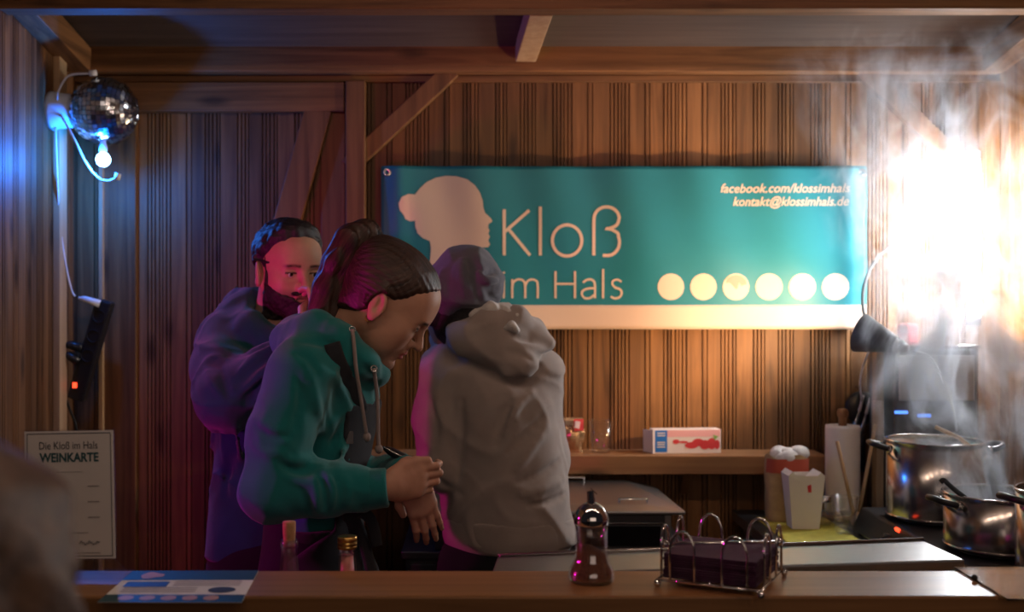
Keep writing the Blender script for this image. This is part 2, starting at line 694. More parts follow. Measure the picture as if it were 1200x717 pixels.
banner = thing('advertising_banner', 'wide teal vinyl banner with a cream head silhouette and lettering on the planks', 'banner',
               ((BX0 + BX1) / 2, BY, BZ0))


def bsheet(px0, px1, py0, py1, nx, ny, off, thick=0.0015):
    m = MB()
    vs, fs = [], []
    for s_ in (0, 1):
        for j in range(ny + 1):
            for i in range(nx + 1):
                vs.append(BP(px0 + (px1 - px0) * i / nx, py0 + (py1 - py0) * j / ny, off - s_ * thick))
    n0 = (nx + 1) * (ny + 1)
    for s_ in (0, 1):
        for j in range(ny):
            for i in range(nx):
                a = s_ * n0 + j * (nx + 1) + i
                q = (a, a + 1, a + nx + 2, a + nx + 1)
                fs.append(q if s_ else q[::-1])
    rim = [i for i in range(nx + 1)] + [(j + 1) * (nx + 1) - 1 for j in range(1, ny + 1)] + \
          [ny * (nx + 1) + i for i in range(nx - 1, -1, -1)] + [j * (nx + 1) for j in range(ny - 1, 0, -1)]
    for i in range(len(rim)):
        a, b_ = rim[i], rim[(i + 1) % len(rim)]
        fs.append((a, b_, b_ + n0, a + n0))
    m.add(vs, fs, True)
    return m


plain('banner_teal', (0.017, 0.185, 0.225), rough=0.42, spec=0.4, noise=0.05, nscale=8)
plain('banner_cream', (0.72, 0.52, 0.39), rough=0.5, spec=0.3)
plain('banner_pink', (0.72, 0.27, 0.20), rough=0.5)
part('sheet', bsheet(446, 1017, 194, 386, 140, 40, 0.0), 'banner_teal', banner)
part('footer_strip', bsheet(446, 1017, 357.5, 385.8, 140, 6, 0.0012), 'banner_cream', banner, label='cream strip along the bottom')


def bpoly(pts, off):
    """filled outline on the banner, finely triangulated so that it follows the ripples"""
    bm = bmesh.new()
    vv = [bm.verts.new((x_, y_, 0)) for x_, y_ in pts]
    bm.faces.new(vv)
    bmesh.ops.triangulate(bm, faces=bm.faces[:])
    for _ in range(4):
        long = [e for e in bm.edges if e.calc_length() > 9]
        if not long:
            break
        bmesh.ops.subdivide_edges(bm, edges=long, cuts=1, use_grid_fill=False)
        bmesh.ops.triangulate(bm, faces=bm.faces[:])
    bm.verts.index_update()
    vs = [BP(v.co.x, v.co.y, off) for v in bm.verts]
    fs = [tuple(v.index for v in f.verts) for f in bm.faces]
    bm.free()
    return vs, fs


z5 = [(150, 155), (125, 153), (100, 165), (88, 190), (92, 215), (108, 234), (113, 248), (130, 257), (150, 255), (152, 280),
      (160, 303), (180, 322), (207, 333), (211, 360), (208, 400), (203, 440), (190, 470), (170, 490), (420, 490), (385, 470), (362, 440), (345, 400),
      (352, 370), (380, 360), (430, 357), (438, 346), (431, 331), (437, 316), (431, 305), (436, 293), (430, 282), (432, 268), (447, 259), (441, 246),
      (418, 225), (412, 205), (410, 180), (400, 150), (380, 120), (350, 97), (310, 85), (270, 83), (230, 90), (195, 107), (170, 130)]
vs, fs = bpoly([(440 + a / 3.26, 180 + c / 3.26) for a, c in z5], 0.0010)
part('head_silhouette', MB().add(vs, fs), 'banner_cream', banner, label='cream profile of a woman with a bun')

for i, px in enumerate((787, 825.5, 864, 903, 941.5, 980)):
    pts = [(px + 15.6 * math.cos(2 * math.pi * k / 40) * (1 + .015 * math.sin(9 * k + i)), 336 + 15.6 * math.sin(2 * math.pi * k / 40)) for k in range(40)]
    vs, fs = bpoly(pts, 0.0010)
    part('dumpling_disc', MB().add(vs, fs), 'banner_cream', banner)
    if i == 2:
        top = [(px - 12.5, 332), (px - 11, 327), (px - 6, 323), (px, 321.5), (px + 7, 323), (px + 12, 328), (px + 13, 333), (px + 9, 331),
               (px + 6, 335), (px + 4, 331), (px + 2, 338), (px, 339), (px - 1, 332), (px - 5, 333), (px - 8, 331)]
        vs, fs = bpoly(top, 0.0016)
        part('sauce_topping', MB().add(vs, fs), 'banner_pink', banner)


def bstroke(pts, wpx, n=6, closed=False, smooth=True):
    """flat letter stroke of constant width through pixel points"""
    P = [np.array((*p, 0.0)) for p in pts]
    if smooth and len(P) > 2:
        P = spline(P, n)
    else:
        Q = []
        for i in range(len(P) - 1):
            for k in range(5):
                Q.append(P[i] + (P[i + 1] - P[i]) * k / 5)
        P = Q + [P[-1]]
    vs, fs = [], []
    for i in range(len(P)):
        t = P[min(i + 1, len(P) - 1)] - P[max(i - 1, 0)]
        if closed and i in (0, len(P) - 1):
            t = P[1] - P[-2]
        t /= np.linalg.norm(t) + 1e-9
        nrm = np.array((-t[1], t[0]))
        for s_ in (-1, 1):
            q = P[i][:2] + nrm * s_ * wpx / 2
            vs.append(BP(q[0], q[1], 0.0010))
    for i in range(len(P) - 1):
        fs.append((2 * i, 2 * i + 1, 2 * i + 3, 2 * i + 2))
    return vs, fs


def arc(cx, cy, rx, ry, a0, a1, n=20):
    return [(cx + rx * math.cos(math.radians(a0 + (a1 - a0) * k / n)), cy + ry * math.sin(math.radians(a0 + (a1 - a0) * k / n))) for k in range(n + 1)]


w1 = 3.7
K = MB()
K.add(*bstroke([(591, 245), (591, 299)], w1, smooth=False))
K.add(*bstroke([(620.5, 246), (592, 271)], w1, smooth=False))
K.add(*bstroke([(596, 268), (621.5, 299)], w1, smooth=False))
part('letter', K, 'banner_cream', banner)
part('letter', MB().add(*bstroke([(633.5, 241.5), (633.5, 299)], w1, smooth=False)), 'banner_cream', banner)
part('letter', MB().add(*bstroke(arc(665, 281.5, 17.3, 18.3, 0, 360, 36), w1, 1, True)), 'banner_cream', banner)
part('letter', MB().add(*bstroke([(696.5, 299), (696.5, 275), (696.6, 258)] + arc(711.5, 255.5, 14.6, 13.6, 190, 360, 14) +
                                 [(723.5, 263), (716, 267), (710, 267.5), (717, 268.5), (724.5, 273)] + arc(713, 283.5, 13.5, 15.6, -25, 92, 10) + [(707, 299)], w1, 3)), 'banner_cream', banner)
w2 = 2.6
part('letter', MB().add(*bstroke([(590.5, 327), (590.5, 349.5)], w2, smooth=False)).add(*bstroke([(590.5, 318.2), (590.5, 320.8)], 2.8, smooth=False)), 'banner_cream', banner)
part('letter', MB().add(*bstroke([(600.5, 327), (600.5, 349.5)], w2, smooth=False))
     .add(*bstroke([(600.6, 336), (602, 330.5), (607, 327.3), (613, 328.5), (615.6, 334), (615.8, 349.5)], w2))
     .add(*bstroke([(615.8, 336), (618, 330), (623, 327.3), (629, 329), (630.6, 335), (630.6, 349.5)], w2)), 'banner_cream', banner)
part('letter', MB().add(*bstroke([(651.5, 317.5), (651.5, 349.5)], w2, smooth=False)).add(*bstroke([(674.5, 317.5), (674.5, 349.5)], w2, smooth=False))
     .add(*bstroke([(651.5, 332.5), (674.5, 332.5)], w2, smooth=False)), 'banner_cream', banner)
part('letter', MB().add(*bstroke([(684, 331), (688, 328), (693, 327.3), (697, 330), (698, 336), (698, 349.5)], w2))
     .add(*bstroke([(698, 337.5), (690, 338), (684, 340.5), (682.6, 345), (686, 349.2), (692, 349.2), (697, 345.5)], w2)), 'banner_cream', banner)
part('letter', MB().add(*bstroke([(707.5, 315), (707.5, 349.5)], w2, smooth=False)), 'banner_cream', banner)
part('letter', MB().add(*bstroke([(729, 330), (724.5, 327.6), (719.5, 328.8), (718.5, 333), (722, 336.8), (727, 338.8), (729.4, 343), (727, 348), (721.5, 349.6), (716.5, 347.5)], w2)), 'banner_cream', banner)


def btext(s_, x_right, y_base, width_px, h_px):
    vs, fs = text_mesh(s_, 1.0, shear=0.25, bold=0.012)
    x0, x1 = vs[:, 0].min(), vs[:, 0].max()
    sx = width_px / (x1 - x0)
    sy = h_px
    pts = [BP(x_right - width_px + (a - x0) * sx, y_base - c * sy, 0.0010) for a, c in vs]
    return MB().add(pts, fs)


part('contact_line', btext('facebook.com/klossimhals', 996, 225, 150, 15.0), 'banner_cream', banner, label='small slanted cream web address')
part('contact_line', btext('kontakt@klossimhals.de', 995, 240.5, 134, 15.0), 'banner_cream', banner, label='small slanted cream mail address')
for px, py in ((453.5, 201.5), (1011, 202), (453, 379), (1010, 379)):
    m = MB()
    c = BP(px, py, 0.002)
    m.lathe([(.006, 0), (.0125, 0), (.0125, .002), (.010, .0035), (.006, .002)], c, (0, -1, 0), 20)
    part('grommet', m, 'steel', banner)
# ------------------------------------------------------------------ shelf on the back wall
sh = thing('wall_shelf', 'long brown wooden shelf board fixed to the back wall under the banner', 'shelf', (0.3, 3.58, W(0, 555, 3.5)[2]))
SZ = W(0, 534, 3.50)[2]
part('board', MB().bb(-0.55, W(970, 0, 3.5)[0], 3.50, YB - .001, SZ - .057, SZ), 'shelf_wood', sh, 0.003)
for px in (600, 800, 955):
    xx = W(px, 0, 3.6)[0]
    part('bracket', MB().prism([(xx, YB - .001, SZ - .057), (xx, YB - .001, SZ - .14), (xx, 3.56, SZ - .057)], (.025, 0, 0)), 'shelf_wood', sh)

# carton of food on the shelf
plain('box_white', (0.80, 0.72, 0.70), rough=0.5)
plain('box_blue', (0.02, 0.16, 0.55), rough=0.45)
plain('box_pink', (0.80, 0.42, 0.45), rough=0.45)
plain('box_red', (0.62, 0.05, 0.06), rough=0.45)
plain('box_green', (0.25, 0.45, 0.10), rough=0.45)
A = W(766, 532.5, 3.545)
A[2] = SZ
bx = thing('food_carton', 'white carton with blue panel and red fruit print lying on the wall shelf', 'box', A)
R = rotz(math.radians(5))


def lp(o, R, x, y, z):
    return np.array(o) + R @ np.array((x, y, z))


bw, bd, bh = .212, .055, .073
part('carton', MB().box(lp(A, R, bw / 2, bd / 2, bh / 2), (bw, bd, bh), R), 'box_white', bx, 0.001)
part('end_flap', MB().box(lp(A, R, -.012, bd / 2 - .01, bh / 2), (.003, bd, bh * .96), R @ rotz(math.radians(20))), 'box_white', bx)


def facep(u0, u1, v0, v1, off=.0006):
    return MB().add([lp(A, R, u0 * bw, -off, v0 * bh), lp(A, R, u1 * bw, -off, v0 * bh), lp(A, R, u1 * bw, -off, v1 * bh), lp(A, R, u0 * bw, -off, v1 * bh)], [(0, 1, 2, 3)])


part('blue_panel', facep(0.02, 0.20, .06, .98), 'box_blue', bx)
part('pink_panel', facep(0.20, 0.985, .70, .98), 'box_pink', bx)
for q, (u, v, su, sv) in enumerate(((.33, .50, .05, .10), (.44, .48, .07, .05), (.56, .34, .10, .14), (.66, .46, .09, .16), (.76, .36, .08, .20), (.86, .40, .07, .24), (.94, .36, .04, .2))):
    pts = [lp(A, R, (u + su * math.cos(t)) * bw, -.0012, (v + sv * math.sin(t)) * bh) for t in np.linspace(0, 2 * math.pi, 15)[:-1]]
    part('fruit_print', MB().add(pts, [tuple(range(14))]), 'box_red', bx)
pts = [lp(A, R, u * bw, -.0013, v * bh) for u, v in ((.88, .78), (.96, .70), (.90, .55))]
part('leaf_print', MB().add(pts, [(0, 1, 2)]), 'box_green', bx)
for v in (.84, .74, .45, .36, .26):
    part('print_line', facep(.05, .17, v, v + .045, .0012), 'box_white', bx)


def open_cup(name, label, cat, c, r0, r1, h, mat, rim=True, liquid=None, group=None, t=.0012):
    o = thing(name, label, cat, c, group)
    part('wall', MB().lathe([(0, 0), (r0, 0), (r0 + .001, .002), (r1, h), (r1 - t, h), (r0 - t, .003), (0, .003)], c, n=28), mat, o)
    if rim:
        part('rim', MB().lathe([(r1 - .001, h - .003), (r1 + .002, h - .002), (r1 + .002, h + .001), (r1 - .001, h + .001)], c, n=28, close=True), mat, o)
    if liquid:
        part('liquid', MB().lathe([(0, .004), (r0 - .002, .004), (r0 + (r1 - r0) * .2 - .002, h * liquid[0]), (0, h * liquid[0])], c, n=24), liquid[1], o)
    return o


c = W(704, 530, 3.57)
c[2] = SZ
open_cup('plastic_cup', 'clear plastic cup standing on the wall shelf beside a snack packet', 'cup', c, .028, .040, .098, 'thin_plastic')
# snack packet
c = W(668, 530, 3.58)
c[2] = SZ
pk = thing('snack_packet', 'crumpled red and white foil packet behind the grey hoodie', 'packet', c)
plain('packet_foil', (0.55, 0.38, 0.22), rough=0.25, metal=0.7, noise=0.3, nscale=60)
vs, fs = [], []
n, m_ = 16, 12
for j in range(m_ + 1):
    t = j / m_
    for i in range(n):
        a = 2 * math.pi * i / n
        rx = .040 * (1 - .12 * math.sin(3 * t * 3))
        ry = .026 * math.sin(math.pi * min(max(t, .06), .94)) + .002
        k = 1 + .12 * math.sin(5 * a + 7 * t) + .08 * math.sin(11 * a - 9 * t)
        vs.append(c + np.array((rx * math.cos(a) * k, ry * math.sin(a) * k, .108 * t)))
for j in range(m_):
    for i in range(n):
        k = (i + 1) % n
        fs.append((j * n + i, j * n + k, (j + 1) * n + k, (j + 1) * n + i))
fs.append(tuple(range(n)))
fs.append(tuple(range(m_ * n, m_ * n + n)))
part('pouch', MB().add(vs, fs, False), 'packet_foil', pk)
part('red_label', MB().prism([c + np.array(p) for p in ((.012, -.031, .070), (.040, -.027, .070), (.040, -.022, .105), (.010, -.024, .105))], (0, .002, 0)), 'box_red', pk)
part('white_label', MB().prism([c + np.array(p) for p in ((.012, -.032, .080), (.026, -.031, .076), (.030, -.029, .098), (.014, -.028, .100))], (0, .002, 0)), 'box_white', pk)

# ------------------------------------------------------------------ low cabinet and warming tray behind the people
cab = thing('low_cabinet', 'dark low cabinet carrying the steel warming tray under the wall shelf', 'cabinet', (.22, 3.35, 0))
CZ = .865
part('body', MB().bb(-.20, .58, 3.20, 3.60, .06, CZ - .02), 'dark_steel', cab, .003)
part('top', MB().bb(-.21, .59, 3.155, 3.61, CZ - .02, CZ), 'dark_steel', cab, .003)
for i in range(2):
    d = part('door', MB().bb(-.19 + i * .385, .185 + i * .385, 3.185, 3.20, .08, CZ - .04), 'dark_steel', cab, .003)
    part('handle', MB().tube([(.165 + i * .05, 3.186, .55), (.165 + i * .05, 3.165, .55), (.165 + i * .05, 3.165, .67), (.165 + i * .05, 3.186, .67)], .005), 'steel', d)
part('plinth', MB().bb(-.18, .56, 3.24, 3.58, 0, .06), 'black_plastic', cab)

LZ = W(0, 597, 3.15)[2]
wt = thing('warming_tray', 'wide stainless food warmer with two lid handles and dark glass front', 'food warmer', (.22, 3.36, CZ))
x1 = W(803, 0, 3.15)[0]
x1b = W(787, 0, 3.17)[0]
part('body', MB().bb(-.12, x1b, 3.175, 3.54, CZ, LZ - .016), 'dark_steel', wt, .004)
plain('smoked_glass', (0.008, 0.008, 0.010), rough=0.08, spec=0.6)
part('glass_front', MB().bb(-.09, x1b - .03, 3.171, 3.175, CZ + .012, LZ - .05), 'smoked_glass', wt)
part('front_rail', MB().tube([(-.09, 3.165, LZ - .043), (x1b - .025, 3.165, LZ - .040)], .0035), 'steel', wt)
part('side_strip', MB().bb(x1b - .018, x1b - .002, 3.170, 3.175, CZ, LZ - .02), 'steel_brushed', wt)
lid = part('lid', MB().add(
    [(-.14, 3.145, LZ - .014), (x1, 3.145, LZ - .014), (x1 - .02, 3.56, LZ - .014), (-.12, 3.56, LZ - .014),
     (-.14, 3.145, LZ - .004), (x1, 3.145, LZ - .004), (x1 - .02, 3.56, LZ - .004), (-.12, 3.56, LZ - .004),
     (-.06, 3.19, LZ + .006), (x1 - .10, 3.19, LZ + .006), (x1 - .12, 3.52, LZ + .022), (-.05, 3.52, LZ + .022)],
    [(3, 2, 1, 0), (0, 1, 5, 4), (1, 2, 6, 5), (2, 3, 7, 6), (3, 0, 4, 7), (4, 5, 9, 8), (5, 6, 10, 9), (6, 7, 11, 10), (7, 4, 8, 11), (8, 9, 10, 11)]), 'steel_brushed', wt, .003)
for cxp, cyp, D in ((742, 594, 3.21), (668, 568, 3.46)):
    h0 = W(cxp - 16, cyp, D)
    h1 = W(cxp + 16, cyp, D)
    zt = h0[2] + .022
    part('handle', MB().tube(spline([h0 - (0, 0, .01), (h0[0], D, zt - .004), (h0[0] + .005, D, zt), (h1[0] - .005, D, zt), (h1[0], D, zt - .004), h1 - (0, 0, .01)], 4), .0035), 'chrome', lid)

# ------------------------------------------------------------------ side table with the cooking things
TZ = .90
tb = thing('side_table', 'dark work table against the right wall carrying pots and groceries', 'table', (1.2, 2.9, 0))
TX0, TX1, TY0, TY1 = .79, XR - .06, 2.24, YB - .06
part('tabletop', MB().bb(TX0, TX1, TY0, TY1, TZ - .03, TZ), 'dark_steel', tb, .003)
for yy in (TY0 + .03, TY1 - .055):
    part('rail', MB().bb(TX0 + .04, TX1 - .04, yy, yy + .025, TZ - .11, TZ - .03), 'dark_steel', tb)
for xx in (TX0 + .03, TX1 - .07):
    for yy in (TY0 + .03, TY1 - .07):
        part('leg', MB().bb(xx, xx + .04, yy, yy + .04, 0, TZ - .03), 'dark_steel', tb)
plain('yellow_mat', (0.42, 0.36, 0.045), rough=0.7, noise=0.25, nscale=25)
tag(make_obj('chopping_mat', MB().bb(.83, 1.035, 2.98, 3.44, TZ, TZ + .006), 'yellow_mat', bevel=.002),
    'mustard yellow cutting mat under the cups on the table', 'mat')
MZ = TZ + .006

# double hotplate, its controls on the left long side
HZ = .975
hp = thing('double_hotplate', 'dark double hotplate with a red pilot light under the two steaming pots', 'hotplate', (1.22, 2.86, TZ))
part('housing', MB().prism([(1.045, 2.53, TZ + .012), (1.055, 2.53, TZ + .032), (1.075, 2.53, HZ), (1.40, 2.53, HZ), (1.40, 2.53, TZ + .012)], (0, .70, 0)), 'black_plastic', hp, .006)
for yy in (2.68, 3.05):
    part('burner', MB().lathe([(0, 0), (.10, 0), (.10, .007), (.095, .009), (0, .009)], (1.21, yy, HZ - .002), n=32), 'dark_steel', hp)
    part('knob', MB().lathe([(.018, 0), (.016, .014), (0, .015)], (1.055, yy - .08, TZ + .035), (-.9, 0, .42), n=16), 'black_plastic', hp)
for yy, mt in ((2.94, 'red_led'), (2.62, 'blue_led')):
    p = np.array((1.0715, yy, HZ - .006))
    part('pilot_light', MB().box(p, (.006, .026, .009), roty(math.radians(-20))), mt, hp)
for xx in (1.07, 1.38):
    for yy in (2.56, 3.20):
        part('foot', MB().lathe([(.012, 0), (.012, .013), (0, .013)], (xx, yy, TZ), n=10), 'black_rubber', hp)
sp = thing('single_hotplate', 'small black hotplate under the pot at the table front', 'hotplate', (1.25, 2.38, TZ))
part('housing', MB().bb(1.10, 1.39, 2.26, 2.515, TZ + .012, HZ), 'black_plastic', sp, .008)
part('burner', MB().lathe([(0, 0), (.095, 0), (.095, .007), (.09, .009), (0, .009)], (1.235, 2.395, HZ - .002), n=32), 'dark_steel', sp)
for xx in (1.13, 1.36):
    for yy in (2.29, 2.49):
        part('foot', MB().lathe([(.012, 0), (.012, .013), (0, .013)], (xx, yy, TZ), n=10), 'black_rubber', sp)

plain('broth', (0.55, 0.50, 0.42), rough=0.12, noise=0.1, nscale=20)


def pot(label, c, r, h, handle_dirs, fill=.75):
    o = thing('cooking_pot', label, 'pot', c, 'steel pots on the hotplates')
    t = .0016
    part('vessel', MB().lathe([(0, 0), (r - .006, 0), (r - .002, .003), (r, .008), (r, h - .002), (r - t, h - .002), (r - t, .012), (r - .008, .006), (0, .006)], c, n=56), 'steel', o)
    part('rim', MB().lathe([(r - .003, h - .004), (r + .0035, h - .004), (r + .0045, h - .001), (r + .003, h + .0015), (r - .003, h + .0015)], c, n=56, close=True), 'chrome', o)
    part('base_disc', MB().lathe([(0, -.0), (r - .01, -.0), (r - .007, .004), (r - .007, .010), (r + .0015, .010), (r + .0015, .007)], c, n=48), 'chrome', o)
    part('broth', MB().lathe([(0, h * fill), (r - t - .0005, h * fill)], c, n=40), 'broth', o)
    for a in handle_dirs:
        d = np.array((math.cos(a), math.sin(a), 0))
        s_ = np.array((-math.sin(a), math.cos(a), 0))
        zc = np.array((0, 0, h - .022))
        P = [c + zc + d * (r - .002) + s_ * .038, c + zc + d * (r + .022) + s_ * .040 + (0, 0, .006), c + zc + d * (r + .040) + s_ * .028 + (0, 0, .011),
             c + zc + d * (r + .044) + (0, 0, .013), c + zc + d * (r + .040) - s_ * .028 + (0, 0, .011), c + zc + d * (r + .022) - s_ * .040 + (0, 0, .006), c + zc + d * (r - .002) - s_ * .038]
        hd = part('handle', MB().tube(spline(P, 5), .0075, n=10), 'black_plastic', o)
        for q in (-1, 1):
            part('handle_mount', MB().tube([c + zc + d * (r - .001) + s_ * q * .038, c + zc + d * (r + .010) + s_ * q * .039 + (0, 0, .002)], .010, n=12), 'steel', hd)
    return o


P1 = np.array((1.21, 3.05, HZ + .007))
pot('tall stainless stock pot with black handles, white steam rising, on the back burner', P1, .123, W(0, 515, 3.05)[2] - P1[2], (math.pi * .97, -.1))
P2 = np.array((1.217, 2.68, HZ + .007))
pot('wide stainless pot with a black ladle standing in it on the front burner', P2, .126, W(0, 577, 2.68)[2] - P2[2], (math.pi * 1.05, .15), .72)
P3 = np.array((1.235, 2.395, HZ + .007))
pot('stainless pot with black handles on the single hotplate at the table front', P3, .108, W(0, 574, 2.395)[2] - P3[2], (math.pi * 1.06, .2))
# ladle leaning in the middle pot
la = W(1104, 563, 2.60)
lb_ = W(1128, 581, 2.63)
ld = thing('ladle', 'black plastic ladle leaning over the rim of the wide pot', 'ladle', P2 + (0, 0, .05))
part('handle', MB().tube(spline([la + (-.004, 0, -.004), la + (.004, 0, .001), la + (lb_ - la) * .35 + (0, 0, .002), lb_, P2 + (-.03, -.03, .075)], 5), [.006] * 20 + [.005], n=10, flat=((0, -1, .3), .6)), 'black_plastic', ld)
part('bowl', MB().sphere(P2 + (-.02, -.02, .065), .032, 18, 10, scale=(1, 1, .6)), 'black_plastic', ld)
# spoon in the stock pot
s0, s1 = W(1096, 500, 3.05), W(1124, 513, 3.02)
st = thing('stirring_spoon', 'pale stirring spoon resting across the stock pot rim', 'spoon', s1)
part('handle', MB().tube([s0, s0 + (s1 - s0) * .5, s1, s1 + (s1 - s0) * .9 - (0, 0, .02)], .0055, n=8), 'pale_wood', st)
part('blade', MB().sphere(s1 + (s1 - s0) * 1.0 - (0, 0, .022), .020, 14, 8, scale=(1.2, .8, .35)), 'pale_wood', st)

# machine behind the pots, with a wooden board at its side
mc = thing('coffee_machine', 'tall dark steel machine with two small blue lights behind the stock pot', 'machine', (1.36, 3.45, TZ))
mx0, mx1 = W(1048, 0, 3.36)[0], W(1146, 0, 3.36)[0]
mz = W(0, 404, 3.36)[2]
part('body', MB().bb(mx0, mx1, 3.36, 3.58, TZ + .015, mz - .012), 'dark_steel', mc, .006)
part('top_plate', MB().bb(mx0 - .006, mx1 + .006, 3.352, 3.585, mz - .012, mz), 'steel', mc, .003)
part('front_panel', MB().bb(mx0 + .012, mx1 - .012, 3.352, 3.36, 1.26, mz - .03), 'steel_brushed', mc, .003)
part('drip_tray', MB().bb(mx0 + .01, mx1 - .01, 3.27, 3.36, TZ + .015, TZ + .05), 'dark_steel', mc, .004)
for px, py in ((1056, 483), (1083, 487)):
    p = W(px, py, 3.354)
    part('indicator', MB().box(p, (.036, .006, .008)), 'blue_led', mc)
for xx in (mx0 + .02, mx1 - .03):
    for yy in (3.30, 3.56):
        part('foot', MB().lathe([(.010, 0), (.010, .016), (0, .016)], (xx, yy, TZ), n=10), 'black_rubber', mc)
wood('crate_wood', (0.30, 0.20, 0.12), (0.46, 0.32, 0.20), 2, rnd=0.05)
cr_ = thing('upright_board', 'pale wooden board standing upright beside the dark machine', 'board', (W(1034, 0, 3.42)[0], 3.45, TZ))
part('panel', MB().bb(W(1027, 0, 3.42)[0], W(1036, 0, 3.42)[0], 3.42, 3.46, TZ, W(0, 402, 3.42)[2]), 'crate_wood', cr_, .002)
part('cleat', MB().bb(W(1023, 0, 3.41)[0], W(1034, 0, 3.41)[0], 3.395, 3.419, W(0, 510, 3.4)[2], W(0, 470, 3.4)[2]), 'crate_wood', cr_, .002)
# red packet and thin cable on top of the machine
rp = make_obj('red_packet', MB().box(W(1064, 394, 3.48) + (0, 0, .0), (.045, .05, .06), rotz(.3)), 'box_red', bevel=.008)
rp.location.z = mz
tag(rp, 'small red packet lying on top of the dark machine', 'packet')

# groceries and utensils
c = W(921, 609, 3.40)
c[2] = TZ
plain('bag_paper', (0.50, 0.34, 0.17), rough=0.8, noise=0.25, nscale=30)
plain('bag_print', (0.50, 0.09, 0.05), rough=0.75)
plain('cream_white', (0.78, 0.76, 0.74), rough=0.6, noise=0.06, bump=.6, bscale=60)
bg_ = thing('paper_bag', 'brown and red printed paper bag filled with white crumpled tissue', 'bag', c)
vs, fs = [], []
n, m_ = 28, 12
for j in range(m_ + 1):
    t = j / m_
    for i in range(n):
        a = 2 * math.pi * i / n
        e = 4.0
        ca, sa = math.cos(a), math.sin(a)
        r_ = (abs(ca) ** e + abs(sa) ** e) ** (-1 / e)
        wob = 1 + .05 * math.sin(7 * a + 4 * t) * t + .03 * math.sin(13 * a - 8 * t)
        vs.append(c + np.array((.056 * ca * r_ * wob * (1 + .06 * t), .040 * sa * r_ * wob, .195 * t + .008 * math.sin(4 * a) * t)))
for j in range(m_):
    for i in range(n):
        k = (i + 1) % n
        fs.append((j * n + i, j * n + k, (j + 1) * n + k, (j + 1) * n + i))
fs.append(tuple(range(n)))
part('bag_wall', MB().add(vs, fs, True), 'bag_paper', bg_)


def bag_band(t0, t1, a0, a1, off):
    vs, fs = [], []
    na = 14
    for t in (t0, t1):
        for i in range(na + 1):
            a = math.radians(a0 + (a1 - a0) * i / na)
            ca, sa = math.cos(a), math.sin(a)
            r_ = (abs(ca) ** 4 + abs(sa) ** 4) ** (-.25)
            wob = 1 + .05 * math.sin(7 * a + 4 * t) * t + .03 * math.sin(13 * a - 8 * t)
            vs.append(c + np.array(((.056 + off) * ca * r_ * wob * (1 + .06 * t), (.040 + off) * sa * r_ * wob, .195 * t)))
    for i in range(na):
        fs.append((i, i + 1, na + 2 + i, na + 1 + i))
    return MB().add(vs, fs, True)


part('red_band', bag_band(.76, .97, 200, 340, .0015), 'bag_print', bg_)
part('red_mark', bag_band(.22, .42, 275, 312, .0015), 'bag_print', bg_)
m = MB()
for i in range(13):
    a = i * 2.4
    m.sphere(c + np.array((.030 * math.cos(a) * (i % 3) / 1.4, .020 * math.sin(a), .196 + .008 * math.sin(i * 1.7))), .021 + .003 * (i % 3), 10, 8, scale=(1.15, .9, .8))
part('crumpled_tissue', m, 'cream_white', bg_)

c = W(941, 619, 3.29)
c[2] = MZ
ct_ = thing('takeaway_carton', 'white folded paper carton standing open on the yellow mat', 'carton', c)
w0, w1_, d0, d1, h_ = .038, .052, .030, .040, .152
pts = []
for (ww, dd, zz) in ((w0, d0, 0), (w1_, d1, h_)):
    pts += [c + np.array((sx * ww, sy * dd, zz)) for sx, sy in ((-1, -1), (1, -1), (1, 1), (-1, 1))]
part('sides', MB().add(pts, [(3, 2, 1, 0), (0, 1, 5, 4), (1, 2, 6, 5), (2, 3, 7, 6), (3, 0, 4, 7)]), 'white_paper', ct_)
part('flap', MB().add([pts[4], pts[4] + (.045, 0, -.022), pts[7] + (.045, 0, -.02), pts[7], pts[4] + (.012, 0, .012), pts[7] + (.012, 0, .012)], [(0, 4, 5, 3), (0, 1, 4), (1, 2, 5, 4)]), 'white_paper', ct_)
part('flap', MB().add([pts[5], pts[5] - (.042, 0, .022), pts[6] - (.042, 0, .02), pts[6], pts[5] + (-.012, 0, .010), pts[6] + (-.012, 0, .010)], [(0, 4, 5, 3), (0, 1, 4), (1, 2, 5, 4)]), 'white_paper', ct_)
part('red_mark', MB().add([c + np.array(p) for p in ((.004, -.0375, .105), (.014, -.0375, .105), (.012, -.040, .128), (.001, -.040, .124))], [(0, 1, 2, 3)]), 'box_red', ct_)

c = W(966, 614, 3.33)
c[2] = MZ
jr = thing('small_jar', 'small glass jar with a shiny metal lid beside the white carton', 'jar', c)
part('glass_body', MB().lathe([(0, 0), (.020, 0), (.022, .003), (.022, .060), (.018, .068), (.018, .072), (.016, .072), (.0195, .058), (.0195, .005), (0, .004)], c, n=24), 'thin_plastic', jr)
part('lid', MB().lathe([(.0205, .066), (.0205, .082), (.019, .084), (0, .084)], c, n=24), 'chrome', jr)
c = W(990, 626, 3.20)
c[2] = MZ
open_cup('plastic_cup', 'clear plastic cup standing on the yellow mat beside the jar', 'cup', c, .025, .0365, .103, 'thin_plastic', liquid=(.2, 'thin_plastic'))

c = W(987.5, 604, 3.45)
c[2] = TZ
pr = thing('paper_towel_roll', 'white paper towel roll on a wooden stand beside the pots', 'paper roll', c)
part('stand_base', MB().lathe([(0, 0), (.06, 0), (.06, .012), (.056, .015), (0, .015)], c, n=32), 'pale_wood', pr)
part('roll', MB().lathe([(.018, .016), (.050, .016), (.0505, .03), (.0505, .27), (.050, .278), (.018, .278)], c, n=40, close=True), 'white_paper', pr)
part('dowel', MB().lathe([(0, .01), (.012, .01), (.012, .30), (.016, .305), (.017, .318), (.013, .327), (0, .33)], c, n=20), 'post_wood', pr)

